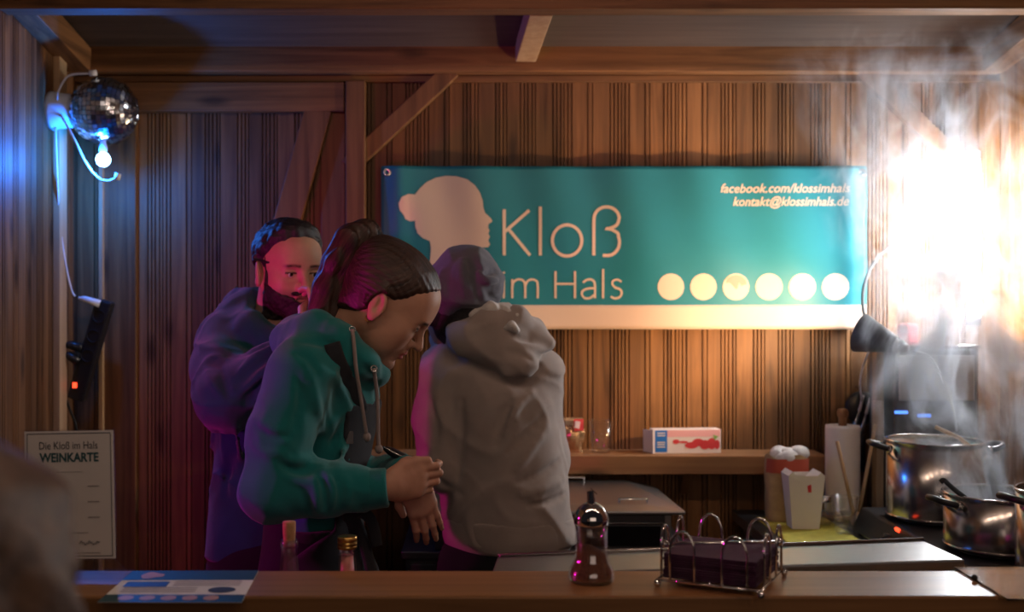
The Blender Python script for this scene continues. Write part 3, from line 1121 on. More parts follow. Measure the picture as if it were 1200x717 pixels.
c = np.array((1.085, 3.30, TZ))
gb = open_cup('glass_bowl', 'small clear bowl holding wooden spoons beside the hotplate', 'bowl', c, .028, .046, .045, 'thin_plastic')
for lab, a, b_ in (('thin wooden spoon leaning left from the clear bowl', W(981, 517, 3.30), np.array((1.080, 3.30, TZ + .024))),
                   ('wooden spoon standing upright in the clear bowl', W(1026, 497, 3.34), np.array((1.092, 3.31, TZ + .024)))):
    s_ = thing('wooden_spoon', lab, 'spoon', b_ - (0, 0, .01))
    part('handle', MB().tube([a, a + (b_ - a) * .5, b_], [.0055, .0055, .006], n=10), 'pale_wood', s_)
    part('bowl', MB().sphere(b_ + (0, 0, .002), .018, 14, 10, scale=(.9, .45, 1.2)), 'pale_wood', s_)

# utensils hanging on a hook left of the board
c = W(1010, 478, 3.595)
pn = thing('hanging_strainer', 'round black strainer hanging on the planks beside the upright board', 'strainer', c - (0, 0, .06))
part('dish', MB().lathe([(0, .012), (.035, .010), (.050, .002), (.053, -.002), (.050, -.004), (.034, .006), (0, .008)], c, (0, -1, 0), n=32), 'black_plastic', pn)
part('handle', MB().tube([c + (.0, 0, -.05), c + (.004, 0, -.12), c + (.006, .01, -.20)], [.008, .007, .009], n=8, flat=((0, -1, 0), .5)), 'black_plastic', pn)
part('hook', MB().tube([c + (0, .0, .05), c + (0, .02, .062), c + (0, YB + .01 - c[1], .062)], .003, n=8), 'steel', pn)
for lab, p0, p1 in (('slim steel fork hanging in front of the black strainer', (1012, 463), (1003, 497)), ('slim steel knife hanging in front of the black strainer', (1020, 466), (1011, 500))):
    a, b_ = W(*p0, 3.57), W(*p1, 3.57)
    s_ = thing('utensil', lab, 'utensil', b_, 'utensils hanging by the strainer')
    part('handle', MB().tube([a, a + (b_ - a) * .55], [.004, .005], n=8), 'white_plastic', s_)
    part('blade', MB().tube([a + (b_ - a) * .5, b_, b_ + (b_ - a) * .7], [.003, .007, .005], n=8, flat=((0, -1, 0), .3)), 'steel', s_)

# ------------------------------------------------------------------ clip lamp with flexible neck
cl = thing('clip_lamp', 'grey cone shaded lamp on a thin flexible neck shining at the banner', 'lamp', LAMP_NECK)
ax = LAMP_AX * LAMP_LEN
ln = LAMP_LEN
part('shade', MB().lathe([(.022, 0), (.024, .004), (.056, ln), (.0548, ln), (.0225, .006)], LAMP_NECK, ax, n=36), 'grey_shade', cl)
part('shade_lining', MB().lathe([(.0195, .006), (.0544, ln - .001)], LAMP_NECK, ax, n=36), 'shade_inside', cl)
part('socket', MB().lathe([(0, -.034), (.010, -.034), (.013, -.028), (.016, -.004), (.020, .004), (0, .005)], LAMP_NECK, ax, n=24), 'white_plastic', cl)
part('heat_ring', MB().lathe([(.0165, -.020), (.0185, -.018), (.0185, -.010), (.0165, -.008)], LAMP_NECK, ax, n=24), 'chrome', cl)
plain('warm_bulb', (1, .8, .5), emit=(1.0, .62, .28), es=12.0)
part('bulb', MB().sphere(LAMP_NECK + ax * .30, .011, 14, 10), 'warm_bulb', cl)
wl = YB - .006
wp = W(1072, 284, wl)
part('flexible_neck', MB().tube(spline([LAMP_NECK - ax * .25, LAMP_NECK - ax * .1 + (-.012, .10, .02), W(1014, 372, 3.40), W(1012, 338, 3.52), W(1024, 308, 3.58), W(1042, 290, 3.61), W(1060, 284, 3.63), wp], 6), .0052, n=10), 'cable_grey', cl)
part('wall_plate', MB().lathe([(0, 0), (.022, 0), (.022, .008), (.012, .012), (0, .012)], wp, (0, -1, 0), n=20), 'grey_shade', cl)
part('cord', MB().tube(spline([LAMP_NECK - ax * .5, W(1090, 418, 3.25), W(1105, 445, 3.27), W(1117, 480, 3.32), W(1121, 505, 3.34)], 6), .003, n=8), 'cable_white', cl)
part('cord', MB().tube(spline([LAMP_NECK + (0, .02, -.01), W(1024, 405, 3.32), W(1013, 425, 3.46), W(1008, 448, 3.5), W(1010, 470, 3.55)], 6), .003, n=8), 'cable_white', cl)

# upright tube lamp in the right corner
plain('tube_glow', (1, 1, 1), emit=(0.93, 0.96, 1.0), es=290.0)
wt0, wt1 = W(1141, 376, 3.43), W(1141, 182, 3.43)
wk = thing('tube_lamp', 'glaring white upright tube lamp mounted in the right rear corner', 'lamp', wt0)
part('tube', MB().tube([wt0, wt1], .017, n=20), 'tube_glow', wk)
for e_, q_ in ((wt0, -1), (wt1, 1)):
    part('end_cap', MB().lathe([(0, -.012), (.020, -.012), (.020, .010), (.017, .014), (0, .014)], e_, (0, 0, q_), n=20), 'white_plastic', wk)
    part('bracket', MB().bb(e_[0] - .008, e_[0] + .008, e_[1] + .012, YB + .004, e_[2] + q_ * .004 - .008, e_[2] + q_ * .004 + .008), 'steel', wk)

# ------------------------------------------------------------------ mirror ball on the left wall
bc = W(122, 130, 3.43)
mbz = thing('mirror_ball', 'small mirror ball on a white wall motor with a blue diode below', 'disco light', (XL, 3.43, bc[2] - .1))
plain('mirror', (0.62, 0.68, 0.76), rough=0.16, metal=1.0)
plain('motor_plastic', (0.60, 0.66, 0.75), rough=0.4)
hub = np.array((XL + .0, 3.43, bc[2]))
part('wall_motor', MB().lathe([(0, 0), (.058, 0), (.058, .012), (.054, .020), (.050, .060), (.044, .068), (0, .068)], hub, (1, 0, 0), n=36), 'motor_plastic', mbz)
part('spindle', MB().tube([hub + (.06, 0, .03), hub + (.075, 0, .055), hub + (.10, 0, .058), bc + (-.04, 0, .075)], .005, n=8), 'motor_plastic', mbz)
m = MB()
nu, nv, rb_ = 46, 23, .101
vs, fs = [], []
for j in range(nv):
    t0, t1 = math.pi * (j + .04) / nv, math.pi * (j + .96) / nv
    for i in range(nu):
        p0, p1 = 2 * math.pi * (i + .04) / nu, 2 * math.pi * (i + .96) / nu
        q = len(vs)
        tl = RNG.normal(0, .0006, 2)
        for (t, p, e) in ((t0, p0, tl[0] + tl[1]), (t1, p0, tl[0] - tl[1]), (t1, p1, -tl[0] - tl[1]), (t0, p1, tl[1] - tl[0])):
            rr = rb_ + e
            vs.append(bc + rr * np.array((math.cos(t), math.sin(t) * math.cos(p), math.sin(t) * math.sin(p))))
        fs.append((q, q + 1, q + 2, q + 3))
m.add(vs, fs, False)
o_ = part('mirror_tiles', m, 'mirror', mbz, kind='stuff')
part('core', MB().sphere(bc, .0975, 32, 20), 'black_plastic', mbz)
part('lamp_arm', MB().tube(spline([hub + (.035, -.045, .02), hub + (.040, -.05, .05), hub + (.07, -.05, .095), W(105, 86, 3.38)], 6), .0035, n=8), 'cable_white', mbz)
part('lamp_head', MB().lathe([(0, 0), (.009, 0), (.009, .02), (0, .02)], W(105, 86, 3.38), (1, 0, .1), n=14), 'white_plastic', mbz)
part('lamp_arm', MB().tube(spline([hub + (.040, -.045, -.01), W(88, 165, 3.37), W(99, 188, 3.37), W(112, 206, 3.37), W(124, 212, 3.37), W(137, 209, 3.37)], 6), .0035, n=8), 'cable_white', mbz)
part('lamp_head', MB().lathe([(0, 0), (.009, 0), (.009, .02), (0, .02)], W(137, 211, 3.37), (.2, 0, 1), n=14), 'white_plastic', mbz)
plain('diode_glow', (.6, .8, 1), emit=(0.25, 0.62, 1.0), es=25.0)
part('diode', MB().sphere(LED, .021, 20, 14), 'diode_glow', mbz)
part('diode_holder', MB().lathe([(.006, .0), (.012, .01), (.012, .022), (.004, .05), (0, .05)], LED + (0, 0, .014), (0, 0, 1), n=16), 'motor_plastic', mbz)
part('cord', MB().tube(spline([hub + (.02, -.02, -.052), W(67, 200, 3.43), W(70, 260, 3.45), W(77, 310, 3.48), W(84, 340, 3.5), W(88, 347, 3.5)], 6), .0028, n=8), 'cable_white', mbz, label='thin white cord')
# power strip hanging in the corner
ps = thing('power_strip', 'black power strip hanging askew with a white plug and red switch', 'power strip', W(84, 470, 3.5))
a, b_ = W(124, 352, 3.52), W(90, 468, 3.52)
part('housing', MB().beam(a, b_, .052, .040, up=(0, -1, .1)), 'black_plastic', ps, .006)
d_ = (b_ - a) / np.linalg.norm(b_ - a)
s_ = np.array((-d_[2], 0, d_[0]))
for k in range(3):
    p = a + d_ * (.05 + .062 * k) + (0, -.0205, 0)
    part('socket', MB().lathe([(.018, 0), (.019, -.0015), (.020, .002), (.018, .002), (.016, -.006), (0, -.006)], p, (0, -1, 0), n=20), 'black_rubber', ps)
part('rocker_switch', MB().box(a + d_ * .268 + (-.012, -.021, 0), (.012, .006, .016)), 'red_led', ps)
part('plug', MB().tube([W(92, 349, 3.50), W(99, 350, 3.50), W(117, 356, 3.50)], [.004, .009, .012], n=12), 'white_plastic', ps, label='white plug')
for (p0, p1) in (((74, 404), (96, 408)), ((72, 416), (92, 424))):
    part('plug', MB().tube([W(*p0, 3.50), W(p0[0] + 8, p0[1], 3.5), W(*p1, 3.50)], [.006, .013, .014], n=12), 'black_plastic', ps)
part('cable', MB().tube(spline([W(74, 405, 3.5), W(70, 430, 3.5), W(73, 455, 3.51), W(82, 480, 3.52), W(90, 505, 3.53), W(92, 560, 3.55), W(90, 640, 3.56)], 6), .0038, n=8), 'black_rubber', ps)

# ------------------------------------------------------------------ things on and behind the counter
# wine list in an acrylic holder
wc = thing('menu_holder', 'upright white wine list card in a clear acrylic holder on the counter', 'menu', W(80, 682, 1.9))
tl, tr, bl, br = W(28, 505, 1.955), W(133, 503, 1.95), W(30, 656, 1.925), W(136, 655, 1.92)
nv_ = np.cross(tr - tl, bl - tl)
nv_ /= np.linalg.norm(nv_)
if nv_[1] > 0:
    nv_ = -nv_


def quadp(u, v, off=0.0):
    p = tl * (1 - u) * (1 - v) + tr * u * (1 - v) + bl * (1 - u) * v + br * u * v
    return p + nv_ * off


def qsheet(u0, u1, v0, v1, off, th):
    return MB().prism([quadp(u0, v0, off), quadp(u1, v0, off), quadp(u1, v1, off), quadp(u0, v1, off)], -nv_ * th)


part('card', qsheet(.006, .994, .006, .994, .0, .0008), 'white_paper', wc)
foot_l, foot_r = W(28, 683, 1.885), W(142, 682, 1.885)
foot_l[2] = foot_r[2] = CT + .001
back_l, back_r = foot_l + (0, .068, 0), foot_r + (0, .068, 0)
part('acrylic_sheet', qsheet(-.006, 1.006, -.008, 1.0, .0030, .0024), 'thin_plastic', wc)
part('acrylic_back', qsheet(-.006, 1.006, -.008, 1.0, -.0018, .0020), 'thin_plastic', wc)
part('acrylic_leg', MB().prism([quadp(-.006, 1.0, .003), quadp(1.006, 1.0, .003), back_r + (0, -.02, 0), back_l + (0, -.02, 0)], (0, -.002, 0)), 'thin_plastic', wc)
part('acrylic_foot', MB().prism([foot_l, foot_r, back_r, back_l], (0, 0, .002)), 'thin_plastic', wc)
plain('ink', (0.045, 0.05, 0.055), rough=0.7)
plain('ink_teal', (0.03, 0.11, 0.12), rough=0.7)
plain('ink_soft', (0.30, 0.26, 0.24), rough=0.7)
pt_ = MB()
e = .032
for (u0, u1, v0, v1) in ((e, 1 - e, e * .7, e * .7 + .006), (e, 1 - e, 1 - e * .7 - .006, 1 - e * .7), (e, e + .008, e * .7, 1 - e * .7), (1 - e - .008, 1 - e, e * .7, 1 - e * .7)):
    pt_.add([quadp(u0, v0, .0004), quadp(u1, v0, .0004), quadp(u1, v1, .0004), quadp(u0, v1, .0004)], [(0, 1, 2, 3)])
part('border', pt_, 'ink', wc)


def ctext(s_, u0, u1, vbase, vh, bold, mat, name):
    vs, fs = text_mesh(s_, 1.0, bold=bold)
    x0, x1 = vs[:, 0].min(), vs[:, 0].max()
    return part(name, MB().add([quadp(u0 + (a - x0) / (x1 - x0) * (u1 - u0), vbase - q * vh, .0005) for a, q in vs], fs), mat, wc)


ctext('Die Kloß im Hals', .17, .82, .148, .085, .0, 'ink', 'heading')
ctext('WEINKARTE', .17, .83, .245, .095, .035, 'ink_teal', 'title')
ln_ = MB()
for (u0, u1, v, h) in ((.36, .65, .325, .003), (.18, .34, .425, .010), (.70, .83, .435, .007), (.18, .40, .450, .004), (.70, .83, .555, .007), (.18, .45, .560, .006),
                       (.18, .48, .685, .006), (.70, .83, .675, .007), (.22, .70, .795, .004), (.50, .83, .948, .005)):
    ln_.add([quadp(u0, v, .0005), quadp(u1, v, .0005), quadp(u1, v + h, .0005), quadp(u0, v + h, .0005)], [(0, 1, 2, 3)])
part('print_lines', ln_, 'ink_soft', wc)
sg = [quadp(.60 + .23 * k / 26, .875 + .012 * math.sin(k * 1.9) - .010 * math.sin(k * .6), .0008) for k in range(27)]
part('signature', MB().tube(sg, .0005, n=4), 'ink', wc)

# flyer lying on the counter
fz = CT + .0012
c0, c1, c2, c3 = [np.array((*W(px, py, F * (CAMZ - fz) / (py - CY))[:2], fz)) for px, py in ((114, 705.5), (283, 705.8), (303, 668.4), (155.4, 669))]
fl = thing('flyer', 'printed teal and white flyer lying flat on the counter edge', 'flyer', (c0 + c1 + c2 + c3) / 4)


def fq(u, v, off=0.0):
    return c0 * (1 - u) * (1 - v) + c1 * u * (1 - v) + c2 * u * v + c3 * (1 - u) * v + np.array((0, 0, off))


def fsheet(u0, u1, v0, v1, off):
    return MB().add([fq(u0, v0, off), fq(u1, v0, off), fq(u1, v1, off), fq(u0, v1, off)], [(0, 1, 2, 3)])


plain('flyer_teal', (0.020, 0.075, 0.085), rough=0.45)
plain('flyer_blue', (0.03, 0.06, 0.12), rough=0.45)
plain('flyer_orange', (0.55, 0.28, 0.12), rough=0.45)
part('sheet', MB().prism([fq(0, 0), fq(1, 0), fq(1, 1), fq(0, 1)], (0, 0, -.0008)), 'white_paper', fl)
part('header_band', fsheet(0, 1, .68, 1, .0004), 'flyer_teal', fl)
part('footer_band', fsheet(0, 1, 0, .22, .0004), 'flyer_teal', fl)
for u in (.17, .32, .47, .62, .77):
    part('dumpling_disc', MB().add([fq(u + .055 * math.cos(t), .115 + .07 * math.sin(t), .0008) for t in np.linspace(0, 2 * math.pi, 21)[:-1]], [tuple(range(20))]), 'flyer_orange', fl)
part('text_block', fsheet(.06, .38, .46, .62, .0005), 'flyer_blue', fl)
for v in (.30, .36, .42, .50, .56, .62):
    part('text_line', fsheet(.42 if v > .44 else .08, .92 if v > .44 else .62, v, v + .018, .0005), 'ink_soft', fl)
part('stamp', MB().add([fq(.81 + .10 * math.cos(t), .36 + .09 * math.sin(t), .0007) for t in np.linspace(0, 2 * math.pi, 21)[:-1]], [tuple(range(20))]), 'ink', fl)
part('head_mark', MB().add([fq(.20 + .09 * math.cos(t), .83 + .10 * math.sin(t) * (1 + .3 * math.cos(3 * t)), .0008) for t in np.linspace(0, 2 * math.pi, 21)[:-1]], [tuple(range(20))]), 'flyer_orange', fl)

# sugar dispenser
c = W(693, 681, F * (CAMZ - CT) / (681 - CY))
c[2] = CT
sd_ = thing('sugar_dispenser', 'glass cinnamon sugar dispenser with a chrome dome and pouring spout', 'dispenser', c)
part('glass_jar', MB().lathe([(0, .0), (.034, .0), (.0375, .003), (.0385, .009), (.037, .018), (.031, .030), (.0275, .038), (.0262, .06), (.0262, .084), (.0275, .086), (.0262, .089), (.0275, .092), (.0262, .095),
                              (.0262, .097), (.0235, .097), (.0238, .06), (.025, .038), (.028, .030), (.034, .018), (.0355, .009), (.034, .005), (0, .004)], c, n=44), 'thin_glass', sd_)
plain('cinnamon', (0.22, 0.075, 0.025), rough=0.9, noise=0.35, nscale=220, bump=.5, bscale=700)
vs = [(0, .0045), (.0335, .0055), (.0345, .010), (.033, .018), (.027, .030), (.0242, .038), (.0232, .052), (.014, .056), (0, .060)]
m = MB().lathe(vs, c, n=36)
m.v = [(p[0], p[1], p[2] + (max(0, p[2] - c[2] - .045) > 0) * -.35 * (p[0] - c[0])) for p in m.v]
part('cinnamon_sugar', m, 'cinnamon', sd_)
part('chrome_dome', MB().lathe([(.0275, .094), (.0285, .095), (.0285, .104), (.0265, .112), (.021, .121), (.013, .127), (.007, .129), (0, .129)], c, n=40), 'chrome', sd_)
part('spout', MB().tube([c + (0, 0, .126), c + (0, 0, .134), c + (-.0015, 0, .147)], [.0072, .0066, .0060], n=18, caps=False).tube([c + (0, 0, .126), c + (0, 0, .134), c + (-.0012, 0, .1465)], [.0060, .0056, .0052], n=18, caps=False), 'chrome', sd_)
part('spout_flap', MB().box(c + (.004, 0, .1475), (.013, .010, .0012), roty(math.radians(42))), 'chrome', sd_)

# napkin holder of bent wire
yc = F * (CAMZ - CT) / (681 - CY)
hc = np.array((*W(846, 681, yc)[:2], CT))
nh = thing('napkin_holder', 'chrome wire napkin holder with arched sides and a hinged weight bar', 'napkin holder', hc)
HR = rotz(math.radians(-27))
HS = .083


def hp_(x_, y_, z_):
    return hc + HR @ np.array((x_, y_, z_))


wr = .0022
z0 = .012
for sx, sy in ((-1, -1), (1, -1), (1, 1), (-1, 1)):
    part('ball_foot', MB().sphere(hp_(sx * HS, sy * HS, .0062), .0062, 14, 10), 'chrome', nh)
loop = [hp_(-HS, -HS, z0), hp_(HS, -HS, z0), hp_(HS, HS, z0), hp_(-HS, HS, z0), hp_(-HS, -HS, z0)]
part('base_frame', MB().tube(loop, wr, n=8), 'chrome', nh)
part('cross_wire', MB().tube([hp_(-HS, 0, z0), hp_(HS, 0, z0)], wr, n=8).tube([hp_(0, -HS, z0), hp_(0, HS, z0)], wr, n=8), 'chrome', nh)


def arch(p0, p1, h):
    """upright loop of wire between two feet"""
    a_, b2 = np.array(p0), np.array(p1)
    pts = [a_, a_ + (0, 0, h * .55)]
    mid = (a_ + b2) / 2
    for t in np.linspace(0, math.pi, 11):
        pts.append(mid + (a_ - mid) * math.cos(t) + np.array((0, 0, h * .6 + h * .4 * math.sin(t))))
    pts += [b2 + (0, 0, h * .55), b2]
    return MB().tube(pts, wr, n=8)


for i, (ax_, sg_) in enumerate((('x', -1), ('x', 1), ('y', -1), ('y', 1))):
    for lo, hi in ((-.062, -.022), (.022, .062)):
        q0 = hp_(lo, sg_ * HS, z0) if ax_ == 'x' else hp_(sg_ * HS, lo, z0)
        q1 = hp_(hi, sg_ * HS, z0) if ax_ == 'x' else hp_(sg_ * HS, hi, z0)
        part('wire_arch', arch(q0, q1, .080), 'chrome', nh)
bar = part('weight_bar', MB().tube([hp_(-.083, -.045, .062), hp_(.083, .045, .064)], .0030, n=10), 'chrome', nh)
for q in (hp_(-.083, -.045, .062), hp_(.083, .045, .064)):
    part('bar_ball', MB().sphere(q, .0065, 14, 10), 'chrome', bar)
plain('napkin_plum', (0.060, 0.020, 0.048), rough=0.9, noise=0.1, bump=.3, bscale=500)
for i in range(11):
    k = .0036 * i
    tw = rotz(random.uniform(-.02, .02))
    nn = make_obj('napkin', MB().box(hp_(random.uniform(-.001, .001), random.uniform(-.001, .001), z0 + .004 + k), (.150, .150, .0034), HR @ tw), 'napkin_plum', bevel=.0008)
    tag(nn, 'topmost plum paper napkin under the weight bar of the wire holder' if i == 10 else 'folded plum paper napkin lower in the stack inside the wire holder', 'napkin', 'plum napkins in the wire holder')

# low stainless box behind the counter
zt_ = 1.09
cor = [np.array((*W(px, py, F * (CAMZ - zt_) / (py - CY))[:2], zt_)) for px, py in ((575, 673.5), (1131, 655.5), (1081, 632.5), (583, 651.5))]
gd = thing('griddle', 'long flat stainless griddle with a polished top behind the counter', 'griddle', ((cor[0] + cor[2]) / 2)[:2].tolist() + [.835])
part('top_plate', MB().prism(cor, (0, 0, -.020)), 'steel_brushed', gd, .004)
ins = [q + (np.mean(cor, 0) - q) * .06 - (0, 0, .021) for q in cor]
part('body', MB().prism(ins, (0, 0, -(zt_ - .021 - .850))), 'dark_steel', gd, .003)
for q in ins:
    p = q + (np.mean(cor, 0) - q) * .08
    part('foot', MB().lathe([(.012, 0), (.012, .016), (0, .016)], (p[0], p[1], .835), n=10), 'black_rubber', gd)
zi = zt_ + .0006
part('rear_lip', MB().tube([cor[3] + (0, -.004, .003), cor[2] + (0, -.004, .003)], .003, n=8), 'steel', gd)

# bottles standing on the inner shelf behind the counter
plain('bottle_glass', (0.75, 0.80, 0.85), rough=0.03, trans=1.0, ior=1.45)
plain('rose_wine', (0.85, 0.33, 0.28), rough=0.25, noise=0.03)
plain('cork', (0.42, 0.22, 0.10), rough=0.8, noise=0.25, nscale=120)
plain('gold', (0.75, 0.48, 0.14), rough=0.28, metal=1.0)


def bottle(label, px, top_py, D, liquid, closure):
    c = W(px, 0, D)
    zl = W(0, top_py, D)[2]
    H = .30 if closure == 'cork' else .27
    c[2] = zl - H
    if c[2] < .836:
        H = zl - .836
        c[2] = .836
    else:
        c[2] = .836
        H = zl - .836
    o = thing('bottle', label, 'bottle', c, 'bottles behind the counter')
    r = .037
    part('glass', MB().lathe([(0, .004), (r - .004, 0), (r, .006), (r, H * .60), (r * .93, H * .66), (r * .62, H * .74), (.0175, H * .80), (.0150, H * .90), (.0142, H - .016), (.0160, H - .015), (.0160, H - .006), (.0148, H),
                              (.0105, H), (.0112, H - .02), (.0135, H * .80), (r * .55, H * .735), (r * .88, H * .65), (r - .003, H * .6), (r - .003, .01), (0, .012)], c, n=36), 'thin_glass', o)
    if liquid:
        hl = H - .026
        part('wine', MB().lathe([(0, .013), (r - .0035, .013), (r - .0035, H * .6), (r * .86, H * .65), (r * .53, H * .735), (.0130, H * .80), (.0109, hl), (0, hl)], c, n=30), 'rose_wine', o)
    if closure == 'cork':
        part('cork', MB().lathe([(0, H - .012), (.0102, H - .012), (.0106, H + .001), (.0118, H + .018), (.0118, H + .031), (.0112, H + .032), (0, H + .032)], c, n=24), 'cork', o)
    else:
        m = MB().lathe([(.0160, H - .013), (.0175, H - .012), (.0175, H - .008), (.0168, H - .007), (.0175, H - .006), (.0175, H - .001), (.0168, H), (.0175, H + .001), (.0175, H + .007), (.0165, H + .009), (0, H + .009)], c, n=32)
        part('screw_cap', m, 'gold', o)
    return o


bottle('clear glass bottle closed with a pale cork behind the counter', 339, 632, 2.06, None, 'cork')
bottle('bottle of pink wine with a gold screw cap behind the counter', 407, 634, 2.06, True, 'cap')
# stemware at the far left of the counter
c = W(-2, 640, 2.04)
c[2] = .836
zt2 = W(0, 452, 2.04)[2] - .836
bo = thing('wine_glass', 'clear stemmed glass at the left end of the inner shelf', 'glass', c)
part('bowl', MB().lathe([(0, .13), (.012, .135), (.034, .165), (.042, .21), (.040, .26), (.034, .30), (.033, .30), (.039, .26), (.041, .21), (.033, .167), (.011, .138), (0, .134)], c, n=32), 'thin_glass', bo)
part('stem', MB().lathe([(.034, 0), (.034, .002), (.010, .006), (.0045, .02), (.004, .12), (.010, .134)], c, n=24), 'thin_glass', bo)

# clear plate at the right end of the counter
zp = CT + .004
q = [np.array((*W(px, py, F * (CAMZ - zp) / (py - CY))[:2], zp)) for px, py in ((1181, 701.5), (1260, 701.5), (1240, 664), (1118, 664))]
ap = thing('clear_plate', 'clear plastic plate lying on the right end of the counter', 'plate', np.mean(q, 0) - (0, 0, .004))
part('sheet', MB().prism(q, (0, 0, -.003)), 'acrylic', ap)
p = np.array((*W(1142, 681, F * (CAMZ - CT) / (681 - CY))[:2], CT))
part('rubber_foot', MB().sphere(p + (0, 0, .006), .0052, 12, 8), 'black_rubber', ap)
# ------------------------------------------------------------------ smooth bodies from distance fields
def _a(p):
    return np.asarray(p, np.float32)


def smin(a, b, k):
    h = np.maximum(k - np.abs(a - b), 0.0) / k
    return np.minimum(a, b) - h * h * k * 0.25


def smax(a, b, k):
    return -smin(-a, -b, k)


def sph(P, c, r):
    return np.linalg.norm(P - _a(c), axis=1) - r


def ell(P, c, r, M=None):
    q = P - _a(c)
    if M is not None:
        q = q @ _a(M)              # columns of M are the ellipsoid's axes
    r = _a(r)
    k0 = np.linalg.norm(q / r, axis=1)
    k1 = np.linalg.norm(q / (r * r), axis=1) + 1e-9
    return k0 * (k0 - 1.0) / k1


def rc(P, a, b, ra, rb, n=None, s=1.0):
    """round cone; optionally stretched by s along unit vector n"""
    a, b = _a(a), _a(b)
    if n is not None:
        n = _a(n) / np.linalg.norm(n)
        P = P + ((P - a) @ n)[:, None] * n * (1.0 / s - 1.0)
        b = b + np.dot(b - a, n) * n * (1.0 / s - 1.0)
    d = b - a
    t = np.clip(((P - a) @ d) / max(float(d @ d), 1e-9), 0, 1)
    return np.linalg.norm(P - a - t[:, None] * d, axis=1) - (ra + (rb - ra) * t)


def chain(P, pts, rad, k=0.0):
    out = None
    for i in range(len(pts) - 1):
        d = rc(P, pts[i], pts[i + 1], rad[i], rad[i + 1])
        out = d if out is None else (smin(out, d, k) if k else np.minimum(out, d))
    return out


def vnoise(P, f, seed=0):
    """cheap smooth noise, about -1..1"""
    r = np.random.default_rng(seed)
    o = np.zeros(len(P), np.float32)
    for _ in range(6):
        w = r.normal(0, 1, 3)
        w = w / np.linalg.norm(w) * f * r.uniform(.7, 1.4)
        o += np.sin(P @ _a(w) + r.uniform(0, 6.28))
    return o / 3.0


def crinkle(P, f, seed, a):
    """soft cloth creases: ridges where a smooth noise crosses zero"""
    n = vnoise(P, f, seed)
    return -a * np.maximum(1 - np.abs(n) * 2.2, 0) ** 2


def sdf_mesh(fn, lo, hi, h, slack=1.6):
    """surface nets on a sparse grid"""
    B = 8
    lo = np.array(lo, float)
    nb = np.maximum(1, np.ceil((np.array(hi) - lo) / (B * h)).astype(int))
    gi = np.stack(np.meshgrid(*[np.arange(n) for n in nb], indexing='ij'), -1).reshape(-1, 3)
    ctr = (lo + (gi + 0.5) * B * h).astype(np.float32)
    dc = fn(ctr)
    act = np.abs(dc) < B * h * 0.87 * slack
    n = nb * B + 1
    G = np.ones(tuple(n), np.float32)
    sg = np.where(dc < 0, -1.0, 1.0).astype(np.float32).reshape(tuple(nb))
    G[:-1, :-1, :-1] = np.repeat(np.repeat(np.repeat(sg, B, 0), B, 1), B, 2)
    loc = np.stack(np.meshgrid(*[np.arange(B + 1)] * 3, indexing='ij'), -1).reshape(-1, 3)
    ids = gi[act]
    for s in range(0, len(ids), 400):
        q = (ids[s:s + 400, None, :] * B + loc[None]).reshape(-1, 3)
        G[q[:, 0], q[:, 1], q[:, 2]] = fn((lo + q * h).astype(np.float32))
    S = G < 0
    c8 = [(i, j, k) for i in (0, 1) for j in (0, 1) for k in (0, 1)]
    cnt = np.zeros(tuple(n - 1), np.int8)
    for i, j, k in c8:
        cnt += S[i:n[0] - 1 + i, j:n[1] - 1 + j, k:n[2] - 1 + k]
    cells = np.argwhere((cnt > 0) & (cnt < 8))
    idx = -np.ones(tuple(n - 1), np.int32)
    idx[cells[:, 0], cells[:, 1], cells[:, 2]] = np.arange(len(cells))
    val = np.stack([G[cells[:, 0] + i, cells[:, 1] + j, cells[:, 2] + k] for i, j, k in c8], 1)
    acc = np.zeros((len(cells), 3))
    num = np.zeros(len(cells))
    for p in range(8):
        for q in range(p + 1, 8):
            dd = np.array(c8[q]) - np.array(c8[p])
            if np.abs(dd).sum() != 1:
                continue
            a, b = val[:, p], val[:, q]
            m = (a < 0) != (b < 0)
            t = np.where(m, a / np.where(m, a - b, 1), 0)
            acc += np.where(m[:, None], np.array(c8[p]) + t[:, None] * dd, 0)
            num += m
    V = lo + (cells + acc / np.maximum(num, 1)[:, None]) * h
    quads = []
    for ax in range(3):
        o = [slice(None)] * 3
        o2 = [slice(None)] * 3
        o[ax] = slice(0, -1)
        o2[ax] = slice(1, None)
        e = np.argwhere(S[tuple(o)] != S[tuple(o2)])
        b_, c_ = (ax + 1) % 3, (ax + 2) % 3
        e = e[(e[:, b_] > 0) & (e[:, c_] > 0) & (e[:, b_] < n[b_] - 1) & (e[:, c_] < n[c_] - 1)]
        fl = S[e[:, 0], e[:, 1], e[:, 2]]
        qs = []
        for db, dc_ in ((1, 1), (0, 1), (0, 0), (1, 0)):
            q = e.copy()
            q[:, b_] -= db
            q[:, c_] -= dc_
            qs.append(idx[q[:, 0], q[:, 1], q[:, 2]])
        Q = np.stack(qs, 1)
        Q[~fl] = Q[~fl][:, ::-1]
        quads.append(Q)
    Q = np.concatenate(quads)
    return V, Q[(Q >= 0).all(1)]


